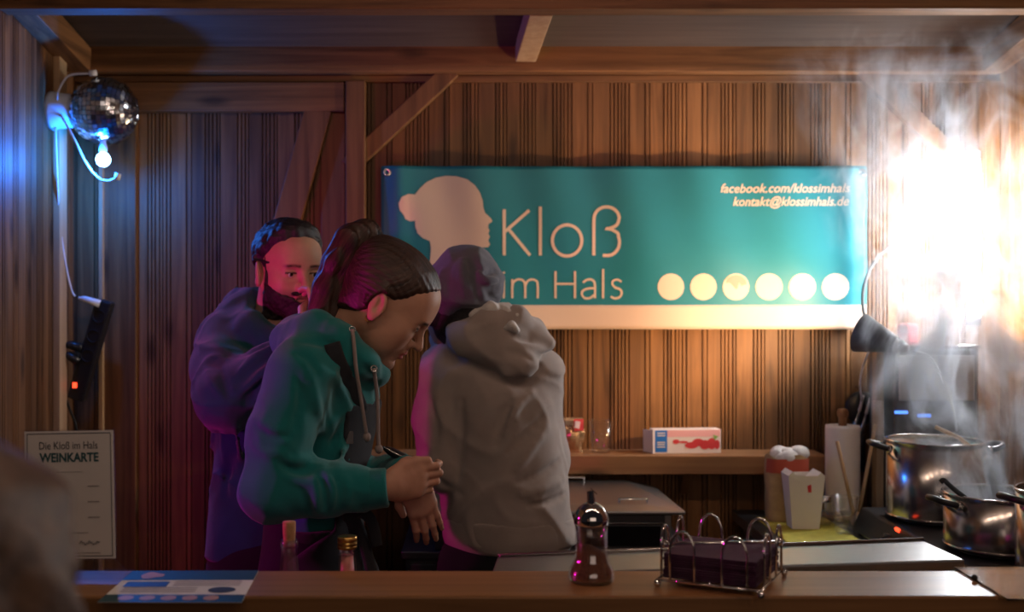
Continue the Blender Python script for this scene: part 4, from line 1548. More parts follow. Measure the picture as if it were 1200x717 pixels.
class SM(MB):
    """distance-field surfaces as numpy arrays; several can be joined"""

    def __init__(self):
        self.V, self.Q, self.C = [], [], []
        self.n = 0

    def grow(self, fn, lo, hi, h, frame=None, color=None, relax=1):
        V, Q = sdf_mesh(fn, lo, hi, h)
        for _ in range(relax):
            s = np.zeros_like(V)
            c = np.zeros(len(V))
            for a, b in ((0, 1), (1, 2), (2, 3), (3, 0)):
                np.add.at(s, Q[:, a], V[Q[:, b]])
                np.add.at(c, Q[:, a], 1)
                np.add.at(s, Q[:, b], V[Q[:, a]])
                np.add.at(c, Q[:, b], 1)
            V = V * .5 + s / np.maximum(c, 1)[:, None] * .5
        self.C.append(color(V.astype(np.float32)) if color is not None else np.full((len(V), 3), .5))
        if frame is not None:
            O, M = frame
            V = O + V @ M.T
        self.V.append(V)
        self.Q.append(Q + self.n)
        self.n += len(V)
        return self

    def build(self, name, mat, parent, label=None, kind=None):
        org = ORI[parent.name]
        V = np.concatenate(self.V) - org
        Q = np.concatenate(self.Q)
        me = bpy.data.meshes.new(name)
        me.vertices.add(len(V))
        me.vertices.foreach_set('co', V.astype(np.float32).ravel())
        me.loops.add(len(Q) * 4)
        me.loops.foreach_set('vertex_index', Q.astype(np.int32).ravel())
        me.polygons.add(len(Q))
        me.polygons.foreach_set('loop_start', np.arange(0, len(Q) * 4, 4, dtype=np.int32))
        me.polygons.foreach_set('loop_total', np.full(len(Q), 4, np.int32))
        me.polygons.foreach_set('use_smooth', np.ones(len(Q), bool))
        C = np.concatenate(self.C)
        at = me.color_attributes.new('tint', 'FLOAT_COLOR', 'POINT')
        at.data.foreach_set('color', np.concatenate([C, np.ones((len(C), 1))], 1).astype(np.float32).ravel())
        me.update(calc_edges=True)
        me.validate()
        me.materials.append(MATS[mat])
        o = bpy.data.objects.new(name, me)
        COL.objects.link(o)
        o.parent = parent
        ORI[o.name] = org
        if label:
            o['label'] = label
        if kind:
            o['kind'] = kind
        return o


def hit(fn, px, py, D0=1.2, D1=4.2):
    """first surface point of a distance field seen at a pixel (used once, to lay trims on cloth)"""
    d = D0
    for _ in range(160):
        p = W(px, py, d)
        s = float(fn(_a([p]))[0])
        if s < 0.0006:
            return p
        d += max(s * .8, .0006)
        if d > D1:
            return None
    return W(px, py, d)


def folds(fn0, lines):
    """creases and ridges on cloth: each line is (points, radius, +1 ridge / -1 groove); points already on the surface"""
    segs = []
    for pts, r, s in lines:
        pts = [p for p in pts if p is not None]
        if len(pts) > 1:
            segs.append((spline(pts, 3), r, s))

    def fn(P):
        d = fn0(P)
        near = np.abs(d) < .05
        if near.any():
            Pn = P[near]
            dn = d[near]
            for pts, r, s in segs:
                lo = np.min(pts, 0) - .05
                hi = np.max(pts, 0) + .05
                m = ((Pn > lo) & (Pn < hi)).all(1)
                if not m.any():
                    continue
                q = Pn[m]
                n = len(pts)
                c = None
                for i in range(n - 1):
                    e = math.sin(math.pi * (i + .5) / (n - 1)) ** .6
                    t = rc(q, pts[i], pts[i + 1], r * e, r * e)
                    c = t if c is None else np.minimum(c, t)
                dn[m] = smin(dn[m], c, r * 1.6) if s > 0 else smax(dn[m], -c, r * 1.6)
            d = d.copy()
            d[near] = dn
        return d
    return fn


# ------------------------------------------------------------------ heads and hands
def head_fn(neck, jaw=1.0, nose=1.0, lid=1.0):
    """x forward, y left, z up, origin between the ears; neck = (base point, radius top, radius base)"""

    def fn(P):
        d = ell(P, (-.012, 0, .043), (.097, .076, .083))
        d = smin(d, ell(P, (.030, 0, -.008), (.060, .062, .078)), .03)
        for s in (-1, 1):
            d = smin(d, rc(P, (.004, s * .050 * jaw, -.045), (.066, s * .016, -.088), .018, .015), .035)
            d = smin(d, ell(P, (.058, s * .040, -.018), (.024, .022, .022)), .03)
            d = smin(d, ell(P, (.046, s * .034, -.052), (.030, .024, .030)), .03)
        d = smin(d, sph(P, (.073, 0, -.092), .020), .025)
        d = smin(d, rc(P, (.083, -.034, .024), (.083, .034, .024), .010, .010), .03)
        d = smin(d, ell(P, (.055, 0, .055), (.040, .056, .045)), .03)
        for s in (-1, 1):
            d = smax(d, -ell(P, (.099, s * .032, .006), (.016, .018, .012)), .014)
        d = smin(d, rc(P, (.090, 0, .014), (.108 + .006 * nose, 0, -.024), .0065, .0105 * nose), .014)
        for s in (-1, 1):
            d = smin(d, sph(P, (.098, s * .0105, -.029), .0078 * nose), .008)
            d = smax(d, -sph(P, (.104, s * .006, -.0365), .0035), .003)
            # eyelids
            d = smin(d, ell(P, (.0805, s * .032, .006), (.0118, .0165, .0105)), .006)
            d = smax(d, -ell(P, (.0965, s * .032, .0035), (.010, .0145, .0036 * lid)), .003)
        d = smin(d, ell(P, (.078, 0, -.052), (.020, .026, .020)), .02)
        d = smin(d, ell(P, (.0945, 0, -.0525), (.0075, .021, .0058)), .006)
        d = smin(d, ell(P, (.0925, 0, -.0650), (.0075, .018, .0062)), .006)
        d = smax(d, -ell(P, (.1035, 0, -.0588), (.009, .021, .0016)), .003)
        d = smax(d, -ell(P, (.096, 0, -.0755), (.006, .014, .0050)), .008)
        # neck
        base, r0, r1 = neck
        d = smin(d, rc(P, (-.028, 0, -.035), base, r0, r1), .03)
        # ears
        for s in (-1, 1):
            E = roty(math.radians(-14)) @ rotz(s * math.radians(26))
            c = np.array((-.006, s * .0800, -.002))
            e = ell(P, c, (.0205, .0085, .0305), E)
            e = smax(e, -ell(P, c + E @ np.array((.004, s * .0095, .003)), (.0115, .0095, .021), E), .003)
            e = smin(e, ell(P, c + E @ np.array((-.004, s * .003, .004)), (.004, .004, .013), E), .003)
            e = smin(e, ell(P, c + E @ np.array((-.001, s * .002, -.026)), (.010, .006, .010), E), .008)
            d = smin(d, e, .006)
        return d
    return fn


def face_tint(skin, lip, brow=None, shade=None):
    skin, lip = np.array(skin), np.array(lip)

    def fn(P):
        C = np.tile(skin, (len(P), 1))

        def mix(w, c):
            nonlocal C
            w = np.clip(w, 0, 1)[:, None]
            C = C * (1 - w) + np.array(c) * w
        l = np.maximum(1.25 - np.sqrt(((P[:, 1]) / .022) ** 2 + ((P[:, 2] + .0585) / .0125) ** 2), 0) * 3 * (P[:, 0] > .082)
        mix(l, lip)
        ch = np.exp(-(((np.abs(P[:, 1]) - .042) / .02) ** 2 + ((P[:, 2] + .022) / .02) ** 2)) * (P[:, 0] > .03) * .35
        mix(ch, skin * np.array((1.05, .82, .80)))
        if brow is not None:
            z0 = .0265 - .10 * np.abs(np.abs(P[:, 1]) - .030)
            bw = np.clip(1.5 - np.abs(P[:, 2] - z0) / .0034, 0, 1) * np.clip((np.abs(P[:, 1]) - .009) / .005, 0, 1) * np.clip((.054 - np.abs(P[:, 1])) / .010, 0, 1) * (P[:, 0] > .05)
            mix(bw * (.8 + .2 * np.sin(P[:, 1] * 2600)), brow)
            ls = (np.abs(P[:, 2] - .0070) < .0024) & (np.abs(np.abs(P[:, 1]) - .032) < .0150) & (P[:, 0] > .075)
            mix(ls * .85, (.02, .012, .01))
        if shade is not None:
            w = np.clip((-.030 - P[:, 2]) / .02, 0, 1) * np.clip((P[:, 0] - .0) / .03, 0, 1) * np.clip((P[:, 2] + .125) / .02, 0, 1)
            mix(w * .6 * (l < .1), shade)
        return C
    return fn


def hand_parts(P, wrist, palm_dir, side_dir, normal, curls, size=1.0, thumb=None, spread=0.10):
    """a hand as one field: palm and five separate fingers. palm_dir wrist->knuckles, side_dir towards the index finger,
    normal out of the back of the hand; curls = per finger (base, mid, tip) bends in degrees towards the palm, index..little"""
    f = np.array(palm_dir, float)
    f /= np.linalg.norm(f)
    s = np.array(side_dir, float)
    s -= f * (s @ f)
    s /= np.linalg.norm(s)
    n = np.array(normal, float)
    n -= f * (n @ f) + s * (n @ s)
    n /= np.linalg.norm(n)
    w = np.array(wrist, float)
    M = np.stack([f, s, n], 1)
    z = size
    d = rc(P, w - f * .02 * z, w + f * .02 * z, .024 * z, .025 * z, s, 1.15)
    d = smin(d, ell(P, w + f * .052 * z, (.050 * z, .040 * z, .0165 * z), M), .02)
    base = [(.088, .027), (.092, .009), (.088, -.010), (.080, -.027)]
    lens = [(.043, .026, .021), (.047, .030, .022), (.043, .028, .021), (.034, .021, .019)]
    rad = [.0092, .0095, .0090, .0080]
    for i in range(4):
        p = w + (f * base[i][0] + s * base[i][1] - n * .002) * z
        d = smin(d, sph(p * 0 + P, p, .0105 * z), .012)
        a0 = (1.5 - i) * spread
        dirf = f * math.cos(a0) + s * math.sin(a0)
        ang = 0.0
        q = p
        g = None
        for j in range(3):
            ang += math.radians(curls[i][j])
            v = dirf * math.cos(ang) - n * math.sin(ang)
            e = q + v * lens[i][j] * z
            r0 = rad[i] * (1 - .10 * j) * z
            t = rc(P, q, e, r0, r0 * .92)
            g = t if g is None else smin(g, t, .004)
            q = e
        d = smin(d, g, .005)
    if thumb is None:
        thumb = [(.022, .026, -.006), (.046, .046, -.014), (.074, .050, -.016), (.096, .044, -.018)]
    pts = [w + (f * a + s * b + n * c) * z for a, b, c in thumb]
    d = smin(d, chain(P, pts, [.014 * z, .0125 * z, .0105 * z, .009 * z], .006), .010)
    return d


plain('skin', (0.5, 0.3, 0.2), rough=0.48, spec=0.35, attr='tint', noise=0.07, nscale=45, bump=.12, bscale=900, sss=0.12)
plain('eye', (0.8, 0.8, 0.8), rough=0.08, spec=0.6, attr='tint')


def eyes(parent, frame, iris=(.05, .025, .012), gaze=(1, 0, 0)):
    O, M = frame
    g = np.array(gaze, float)
    g /= np.linalg.norm(g)
    for s in (-1, 1):
        c = np.array((.0795, s * .032, .0045))
        m = MB().sphere((0, 0, 0), .0116, 28, 20)
        V = np.array(m.v)
        dot = (V / .0116) @ g
        C = np.where(dot[:, None] > .965, np.array((.004, .004, .004)), np.where(dot[:, None] > .86, np.array(iris), np.array((.62, .58, .56))))
        m.v = [tuple(O + M @ (c + v)) for v in V]
        part('eye', m, 'eye', parent, colors=C)
# ------------------------------------------------------------------ clothing materials
fabric('teal_fleece', (0.003, 0.150, 0.155), 700, var=.12)
fabric('blue_fleece', (0.002, 0.066, 0.080), 700, var=.15)
fabric('beige_fleece', (0.37, 0.305, 0.27), 600, var=.10)
fabric('white_fleece', (0.66, 0.62, 0.58), 260, var=.12, bump=.8)
fabric('slate_knit', (0.105, 0.105, 0.13), 420, var=.15, bump=.6)
fabric('apron_cloth', (0.022, 0.024, 0.030), 1100, var=.15, sheen=.1)
fabric('dark_denim', (0.008, 0.008, 0.014), 1200, var=.15, sheen=.1)
fabric('black_cloth', (0.010, 0.010, 0.013), 1200, var=.15, sheen=.1)
plain('shoe_leather', (0.015, 0.013, 0.012), rough=0.45)
plain('cord_grey', (0.30, 0.24, 0.22), rough=0.8, bump=.5, bscale=900)


def hair_mat(name, c1, c2, scale=(60, 60, 4)):
    m, nt, b = nodes_of(name)
    tc = N(nt, 'ShaderNodeTexCoord')
    mp = N(nt, 'ShaderNodeMapping')
    mp.inputs['Scale'].default_value = scale
    at = N(nt, 'ShaderNodeVertexColor', layer_name='tint')
    L(nt, at, 'Color', mp, 'Vector')
    n = N(nt, 'ShaderNodeTexNoise', Scale=1.0, Detail=6.0, Roughness=.65)
    L(nt, mp, 'Vector', n, 'Vector')
    cr = N(nt, 'ShaderNodeValToRGB')
    cr.color_ramp.elements[0].position = .35
    cr.color_ramp.elements[0].color = (*c1, 1)
    cr.color_ramp.elements[1].position = .70
    cr.color_ramp.elements[1].color = (*c2, 1)
    L(nt, n, 'Fac', cr, 'Fac')
    L(nt, cr, 'Color', b, 'Base Color')
    b.inputs['Roughness'].default_value = .42
    b.inputs['Specular IOR Level'].default_value = .45
    bp = N(nt, 'ShaderNodeBump', Strength=.75, Distance=.004)
    L(nt, n, 'Fac', bp, 'Height')
    L(nt, bp, 'Normal', b, 'Normal')


hair_mat('brown_hair', (0.012, 0.0055, 0.004), (0.075, 0.034, 0.022), (90, 7, 90))
hair_mat('black_hair', (0.005, 0.004, 0.005), (0.030, 0.024, 0.024), (160, 160, 160))
hair_mat('beard_hair', (0.006, 0.004, 0.004), (0.040, 0.024, 0.020), (220, 220, 220))
hair_mat('light_hair', (0.06, 0.032, 0.018), (0.19, 0.105, 0.06), (70, 7, 70))


def hips_legs(origin, hip, facing, mat, spread=.095, r=.085, floor=0.0, width=1.3, step=0.0):
    """trousers field and shoes for a standing figure; hip = centre of the pelvis"""
    hip = np.array(hip, float)
    f = np.array(facing, float)
    f /= np.linalg.norm(f)
    s = np.array((-f[1], f[0], 0))
    legs = []
    for q in (-1, 1):
        a = hip + s * q * spread * .8 - (0, 0, .04)
        foot = np.array((hip[0], hip[1], floor + .08)) + s * q * spread * 1.15 + f * step * q
        knee = (a + foot) / 2 + f * .02 + (0, 0, .02)
        legs.append((a, knee, foot))

    def fn(P):
        d = rc(P, hip + (0, 0, .09), hip - (0, 0, .03), r * 1.12, r * 1.22, s, width)
        for a, k, ft in legs:
            d = smin(d, chain(P, [a, k, ft], [r, .062, .055], .02), .05)
        d = smax(d, (floor + .035) - P[:, 2], .01)
        d = smax(d, P[:, 2] - (hip[2] + .12), .01)
        return d + .003 * vnoise(P, 30, 5) * (P[:, 2] < hip[2])
    lo = np.array((hip[0] - .32, hip[1] - .32, floor))
    hi = np.array((hip[0] + .32, hip[1] + .32, hip[2] + .16))
    return fn, lo, hi, legs, f


def shoes(parent, legs, f, floor, mat='shoe_leather'):
    f = np.array(f)
    s = np.array((-f[1], f[0], 0))
    M = np.stack([f, s, np.array((0, 0, 1.0))], 1)
    for a, k, ft in legs:
        c = np.array((ft[0], ft[1], floor)) + f * .055

        def fn(P, c=c):
            d = ell(P, c + (0, 0, .035), (.135, .048, .045), M)
            d = smin(d, ell(P, c - f * .05 + (0, 0, .06), (.06, .042, .065), M), .03)
            return smax(d, floor + .002 - P[:, 2], .008)
        SM().grow(fn, c - .17, c + (.17, .17, .16), .009).build('shoe', mat, parent)


# ================================================================== the woman in the teal hoodie
wm_hip = W(362, 640, 2.5)
woman = thing('person', 'person in teal hoodie and dark apron, hair tied up, looking down at their hands', 'person', (wm_hip[0], wm_hip[1], 0))
WH_O = W(449.6, 358, 2.45)
pit = math.radians(38)
Fv = np.array((math.cos(pit), 0.0, -math.sin(pit)))
Uv = np.array((math.sin(pit), 0.0, math.cos(pit)))
Lv = np.cross(Uv, Fv)
WM = np.stack([Fv, Lv, Uv], 1)
wframe = (WH_O, WM)


def to_local(frame, p):
    return (np.array(p) - frame[0]) @ frame[1]


w_neckbase = W(396, 412, 2.475)
w_head = head_fn((to_local(wframe, w_neckbase), .048, .056), jaw=.92, nose=.92, lid=.55)

# arms and hands (right arm is on the customers' side)
wRs, wRe, wRw = W(350, 436, 2.335), W(316, 574, 2.285), W(441, 575, 2.295)
wLs, wLe, wLw = W(372, 432, 2.65), W(385, 575, 2.67), W(462, 552, 2.47)
wR_hand_w = W(451, 571, 2.295)
SK_W = (0.50, 0.27, 0.185)


def w_rhand(P):
    return hand_parts(P, wR_hand_w, (.90, .42, .10), (-.13, -.10, 1), (0.42, -.90, -.05),
                      [(2, 50, 25), (6, 100, 60), (9, 102, 60), (12, 104, 60)], size=.88,
                      thumb=[(.020, .026, -.004), (.050, .042, -.006), (.082, .046, -.006), (.112, .044, -.004)], spread=.0)


wL_hand_w = W(481, 556, 2.38)


def w_lhand(P):
    return hand_parts(P, wL_hand_w, (.36, -.05, -1), (-1, -.25, -.30), (.30, -1, .1),
                      [(22, 25, 15), (20, 24, 16), (14, 20, 12), (10, 16, 10)], size=.88, spread=.045,
                      thumb=[(.02, .024, -.006), (.040, .040, -.018), (.062, .046, -.026), (.084, .044, -.03)])


def w_body_core(P):
    d = rc(P, W(366, 575, 2.5), W(384, 455, 2.49), .075, .080, (0, 1, 0), 1.45)
    d = smin(d, rc(P, W(384, 440, 2.49), w_neckbase, .06, .05), .05)
    d = smin(d, chain(P, [wRs, wRe, wRw, wR_hand_w], [.04, .036, .026, .022]), .03)
    d = smin(d, chain(P, [wLs, wLe, wLw, wL_hand_w], [.04, .036, .026, .022]), .03)
    return smin(d, rc(P, wm_hip, W(366, 575, 2.5), .08, .075, (0, 1, 0), 1.4), .05)


def tone(c):
    return lambda P: np.tile(np.array(c), (len(P), 1))


body = SM()
body.grow(w_head, (-.16, -.12, -.20), (.14, .12, .15), .0026, wframe, face_tint(SK_W, (.40, .085, .085), (.03, .015, .012)))
body.grow(w_rhand, wR_hand_w - .14, wR_hand_w + .16, .0022, None, tone(SK_W))
body.grow(w_lhand, wL_hand_w - (.12, .14, .20), wL_hand_w + (.14, .14, .08), .0022, None, tone((.52, .28, .20)))
body.grow(w_body_core, wm_hip - (.35, .4, .2), wm_hip + (.45, .4, .75), .012, None, tone(SK_W))
wbody = body.build('body', 'skin', woman)
eyes(wbody, wframe, gaze=(1, 0, -.55))

# hair: combed back to a high pony tail
PTB = np.array((-.098, 0, .098))          # root of the tail, head coordinates
tail_w = [W(441, 284, 2.45), W(428, 275, 2.45), W(412, 284, 2.45), W(399, 308, 2.455), W(390, 338, 2.46), W(383, 365, 2.46), W(380, 384, 2.46)]
tail = [to_local(wframe, p) for p in tail_w]


def w_hair(P):
    ang = (P[:, 0] - .072) * -.80 + (P[:, 2] - .088) * .60          # front hairline plane
    d = w_head(P) - .0025 - .0085 * np.clip(ang / .045, 0, 1)
    reg = -ang + .10 * P[:, 1] ** 2 / .06 + .003 * vnoise(P, 130, 6)
    d = smax(d, reg, .010)
    low = -(P[:, 2] + .030) + np.maximum(-P[:, 0] - .01, 0) * -.55
    d = smax(d, low, .012)
    for s in (-1, 1):
        d = smax(d, -ell(P, (.0, s * .088, -.008), (.026, .030, .036)), .008)
    d = smin(d, ell(P, (-.062, 0, .072), (.055, .058, .050)), .03)
    st = .0008 * np.sin((np.arctan2(P[:, 1], P[:, 2] + .02)) * 60 + 3 * np.sin(P[:, 0] * 30)) + .0012 * vnoise(P, 70, 4)
    return d + st


def w_tail(P):
    d = chain(P, tail, [.020, .030, .034, .036, .036, .034, .026], .02)
    q = P @ np.array((.3, 1, .2), np.float32)
    return d + .0024 * np.sin(q * 330 + 4 * vnoise(P, 22, 3)) + .003 * vnoise(P, 40, 9)


def radial_tint(P):
    """strand coordinates: constant along the combing direction"""
    c = np.array((-.098, 0, .098))
    v = P - c
    r = np.linalg.norm(v, axis=1)
    a = np.arctan2(v[:, 1], -v[:, 2] + v[:, 0])
    return np.stack([a * .35, r, v[:, 1] * .9], 1)


def tail_tint(P):
    t = np.array(tail[4]) - np.array(tail[1])
    t /= np.linalg.norm(t)
    u = np.cross(t, (0, 1, 0))
    return np.stack([P @ u, P @ t, P[:, 1]], 1) * 1.2


hr = SM().grow(w_hair, (-.17, -.13, -.12), (.14, .13, .18), .0030, wframe, radial_tint)
hr.grow(w_tail, np.min(tail, 0) - .06, np.max(tail, 0) + .06, .0034, wframe, tail_tint)
hro = hr.build('hair', 'brown_hair', woman, 'dark brown hair combed into a high pony tail')
tie = to_local(wframe, W(440, 283, 2.45))
m = MB()
for k in range(20):
    pass
tdir = WM @ (np.array(tail[1]) - np.array(tail[0]))
m.lathe([(.020, -.007), (.026, -.004), (.027, .002), (.024, .007), (.019, .006)], W(438, 282, 2.45), tdir, n=20)
part('hair_tie', m, 'black_cloth', hro)
er = MB()
ec = WH_O + WM @ np.array((-.004, -.082, -.036))
er.lathe([(.006, -.0012), (.0075, 0), (.006, .0012), (.0048, 0)], ec, (0.3, 1, 0), n=16, close=True)
part('earring', er, 'gold', wbody)


# teal hoodie
def w_torso(P):
    d = rc(P, W(372, 602, 2.5), W(386, 462, 2.495), .090, .098, (0, 1, 0), 1.42)
    d = smin(d, rc(P, W(386, 455, 2.495), W(396, 415, 2.48), .085, .062, (0, 1, 0), 1.25), .06)
    d = smin(d, rc(P, W(360, 425, 2.37), W(378, 420, 2.63), .060, .058), .06)
    return d


def w_sleeves(P):
    r = chain(P, [wRs, (np.array(wRs) + wRe) / 2 + (-.008, 0, 0), wRe], [.066, .061, .056], .02)
    r = smin(r, chain(P, [wRe, (np.array(wRe) + wRw) / 2, W(425, 574, 2.295)], [.055, .050, .041], .02), .035)
    l = chain(P, [wLs, wLe], [.062, .054])
    l = smin(l, chain(P, [wLe, wLw], [.054, .036]), .03)
    return r, l


hood_pts = [W(352, 398, 2.485), W(368, 394, 2.405), W(396, 404, 2.375), W(424, 424, 2.395), W(441, 438, 2.44), W(436, 432, 2.5), W(412, 410, 2.565), W(378, 392, 2.565), W(352, 398, 2.485)]


def w_hood(P):
    d = chain(P, hood_pts, [.044, .044, .038, .032, .026, .028, .036, .042, .044], .02)
    d = smin(d, ell(P, W(352, 404, 2.49), (.055, .105, .048)), .03)
    return d


def w_hoodie0(P):
    d = w_torso(P)
    r, l = w_sleeves(P)
    d = smin(d, r, .025)
    d = smin(d, l, .025)
    d = smin(d, w_hood(P), .022)
    d = smax(d, -rc(P, w_neckbase + (0, 0, .01), W(428, 385, 2.46), .054, .072), .012)
    # cloth sag
    d = d + .0035 * vnoise(P, 26, 11) + .0012 * vnoise(P, 60, 12) + crinkle(P, 22, 13, .0060) + crinkle(P, 40, 14, .003)
    return d


def onw(fn, pts, lift=0.0):
    out = []
    for p in pts:
        h = hit(fn, *p)
        if h is not None:
            d = np.array((0, 0, CAMZ)) - h
            out.append(h + d / np.linalg.norm(d) * lift)
    return out


wl = []
for pts, r, s in (
        ([(348, 440), (352, 470), (345, 500)], .007, -1), ([(366, 446), (372, 478), (378, 505)], .008, 1), ([(392, 438), (402, 462), (410, 480)], .007, 1),
        ([(330, 545), (350, 552), (372, 548)], .008, -1), ([(322, 528), (345, 540), (368, 535)], .007, 1), ([(340, 560), (362, 566), (384, 562)], .007, 1),
        ([(352, 575), (360, 590), (364, 604)], .006, -1), ([(374, 556), (380, 575), (380, 596)], .006, -1), ([(392, 558), (398, 575), (397, 592)], .006, -1),
        ([(366, 560), (371, 580), (372, 600)], .006, 1), ([(386, 560), (390, 578), (389, 594)], .006, 1), ([(406, 560), (410, 575), (409, 590)], .006, 1),
        ([(300, 500), (318, 512), (340, 510)], .006, -1), ([(296, 520), (316, 532), (336, 528)], .006, 1), ([(355, 400), (380, 402), (400, 412)], .008, -1),
        ([(346, 412), (362, 420), (372, 436)], .006, -1), ([(418, 420), (428, 432), (440, 440)], .006, -1), ([(428, 446), (438, 450), (446, 448)], .006, -1),
        ([(398, 500), (390, 520), (385, 545)], .007, -1), ([(410, 505), (404, 525), (398, 550)], .006, 1)):
    wl.append((onw(w_hoodie0, pts), r, s))
w_hoodie = folds(w_hoodie0, wl)


def w_hoodie_cut(P):
    d = w_hoodie(P)
    d = smax(d, (wm_hip[2] + .0) - P[:, 2], .006)
    return d


hoodie = SM().grow(w_hoodie_cut, wm_hip - (.30, .32, .05), W(470, 350, 2.5) + (.03, .32, .06), .0058).build('hoodie', 'teal_fleece', woman, 'teal hooded sweatshirt')
# ribbed cuffs


def cuff(parent, a, b, r0, r1, mat, n=44):
    a, b = np.array(a), np.array(b)
    ax = b - a
    ln = np.linalg.norm(ax)
    m = MB().lathe([(r0 * .9, 0), (r0, .003), (r0 * .98, ln * .3), (r1, ln * .8), (r1, ln - .003), (r1 - .006, ln)], a, ax, n=n)
    v = np.array(m.v)
    k = np.arange(len(v)) % n
    ctr = a + ((v - a) @ (ax / ln))[:, None] * (ax / ln)
    m.v = [tuple(p) for p in ctr + (v - ctr) * (1 + .025 * (k % 2)[:, None])]
    return part('cuff', m, mat, parent)


cuff(hoodie, W(420, 574.5, 2.295), W(455, 571, 2.295), .0415, .0385, 'teal_fleece')
cuff(hoodie, W(452, 556, 2.5), W(478, 554, 2.4), .038, .036, 'teal_fleece')
# drawstrings
for pts in ([(413, 386), (415, 405), (417, 430), (421, 455), (425, 480), (430, 512)], [(438, 432), (440, 446), (442, 465), (443, 490), (443, 508), (444, 526)]):
    q, dl = [], None
    for p in pts:                                      # lies on the cloth, hangs free where the body recedes
        h = hit(w_hoodie0, *p)
        dl = h[1] if dl is None else (dl + .006 if h is None else min(h[1], dl + .012))
        q.append(W(p[0], p[1], dl - .008))
    if len(q) > 2:
        part('drawstring', MB().tube(spline(q, 5), .0042, n=8), 'cord_grey', hoodie, label='grey cord')
        part('drawstring_knot', MB().sphere(q[-1], .0085, 12, 8, scale=(1, 1, 1.2)), 'cord_grey', hoodie)
        part('eyelet', MB().lathe([(.005, 0), (.0075, 0), (.0075, .002), (.005, .002)], q[0], (0.2, -1, .3), n=14, close=True), 'steel', hoodie)


# apron: bib, neck strap, skirt, ties
def w_apron(P):
    t = w_torso(P)
    t = smin(t, rc(P, wm_hip + (.005, 0, .0), wm_hip + (.03, 0, -.10), .100, .112, (0, 1, 0), 1.42), .04)
    t = smin(t, rc(P, wm_hip + (.03, 0, -.10), wm_hip + (.035, 0, -.42), .112, .120, (0, 1, 0), 1.45), .04)
    t = t + .003 * vnoise(P, 24, 21) - .007
    z0 = W(0, 470, 2.45)[2]
    front = (wm_hip[0] + .062 + (P[:, 2] - wm_hip[2]) * .10) - P[:, 0]
    front = np.where(P[:, 2] < wm_hip[2] + .06, front - .14 * np.clip((wm_hip[2] + .06 - P[:, 2]) / .10, 0, 1), front)
    d = smax(t, front, .006)
    d = smax(d, P[:, 2] - z0, .006)
    d = smax(d, (wm_hip[2] - .42) - P[:, 2], .006)
    return d


apr = SM().grow(w_apron, wm_hip - (.25, .30, .46), wm_hip + (.30, .30, .42), .0062).build('apron', 'apron_cloth', woman, 'dark grey bib apron')
st_pts = onw(w_hoodie0, [(389, 402), (394, 418), (402, 436), (411, 452), (418, 468), (424, 484)], .003)
part('neck_strap', MB().tube(spline(st_pts, 4), .0175, n=10, flat=((.25, -1, .15), .18)), 'apron_cloth', apr)
far = [p + np.array((0, 2 * (2.485 - p[1]), 0)) for p in st_pts]
part('neck_strap', MB().tube(spline(far, 4), .0175, n=10, flat=((.25, 1, .15), .18)), 'apron_cloth', apr)
zr = wm_hip[2] + .055


def w_band(P):
    d = w_torso(P) - .0105
    d = smax(d, wm_hip[2] + .028 - P[:, 2], .004)
    return smax(d, P[:, 2] - (wm_hip[2] + .058), .004)


SM().grow(w_band, wm_hip - (.22, .26, .0), wm_hip + (.26, .26, .09), .005).build('waist_band', 'apron_cloth', apr)
kn = W(412, 606, 2.335)
part('bow_knot', MB().sphere(kn, .018, 14, 10, scale=(1.1, .7, .8)), 'apron_cloth', apr)
for pts in ([(412, 606), (420, 618), (428, 640), (436, 672)], [(411, 607), (415, 622), (417, 645), (420, 680)], [(412, 605), (424, 600), (436, 612), (442, 640)]):
    q = [W(a, b, 2.325) for a, b in pts]
    part('apron_tie', MB().tube(spline(q, 5), .0125, n=8, flat=((.4, -1, 0), .16)), 'apron_cloth', apr)
# name badge
bp_ = hit(w_hoodie0, 410, 512)
bp_ = bp_ if bp_ is not None else W(410, 512, 2.37)
part('clip', MB().box(bp_ + (0, -.008, 0), (.016, .004, .026), rotz(.3)), 'steel', apr)

fn, lo, hi, legs, ff = hips_legs(woman, wm_hip - (0, 0, .02), (1, 0, 0), 'dark_denim')
SM().grow(fn, lo, hi, .012).build('trousers', 'dark_denim', woman)
shoes(woman, legs, ff, 0.0)

# small dark case between the hands
cs = W(466, 533, 2.42)
ph = thing('glasses_case', 'small dark curved case held between the hands', 'case', cs)
R = rotz(.2) @ roty(math.radians(28))
part('shell', MB().sphere(cs, .035, 20, 12, scale=(1.0, .45, .28), R=R), 'black_plastic', ph)
part('rim', MB().tube([cs + R @ np.array((.0355 * math.cos(t), .0165 * math.sin(t), .002)) for t in np.linspace(0, 2 * math.pi, 25)], .0014, n=6, caps=False), 'steel', ph)
# ================================================================== the bearded man behind
mn_hip = W(318, 640, 2.96)
man = thing('person', 'bearded person with short dark hair in a blue fleece, drinking behind the counter', 'person', (mn_hip[0], mn_hip[1], 0))
MH_O = W(338, 319, 2.96)
yaw, pm = math.radians(33), math.radians(7)
Fm = np.array((math.sin(yaw) * math.cos(pm), -math.cos(yaw) * math.cos(pm), -math.sin(pm)))
Lm = np.array((math.cos(yaw), math.sin(yaw), 0))
Um = np.cross(Fm, Lm)
MM = np.stack([Fm, Lm, Um], 1)
mframe = (MH_O, MM)
m_neckbase = W(322, 412, 2.985)
m_head = head_fn((to_local(mframe, m_neckbase), .060, .068), jaw=1.06, nose=1.08)
mRs, mRe, mRw = W(266, 402, 2.96), W(264, 466, 2.76), W(360, 400, 2.76)
mLs, mLe, mLw = W(392, 415, 3.03), W(405, 520, 3.05), W(395, 600, 2.94)
m_hw = W(372, 396, 2.755)
SK_M = (0.52, 0.29, 0.20)


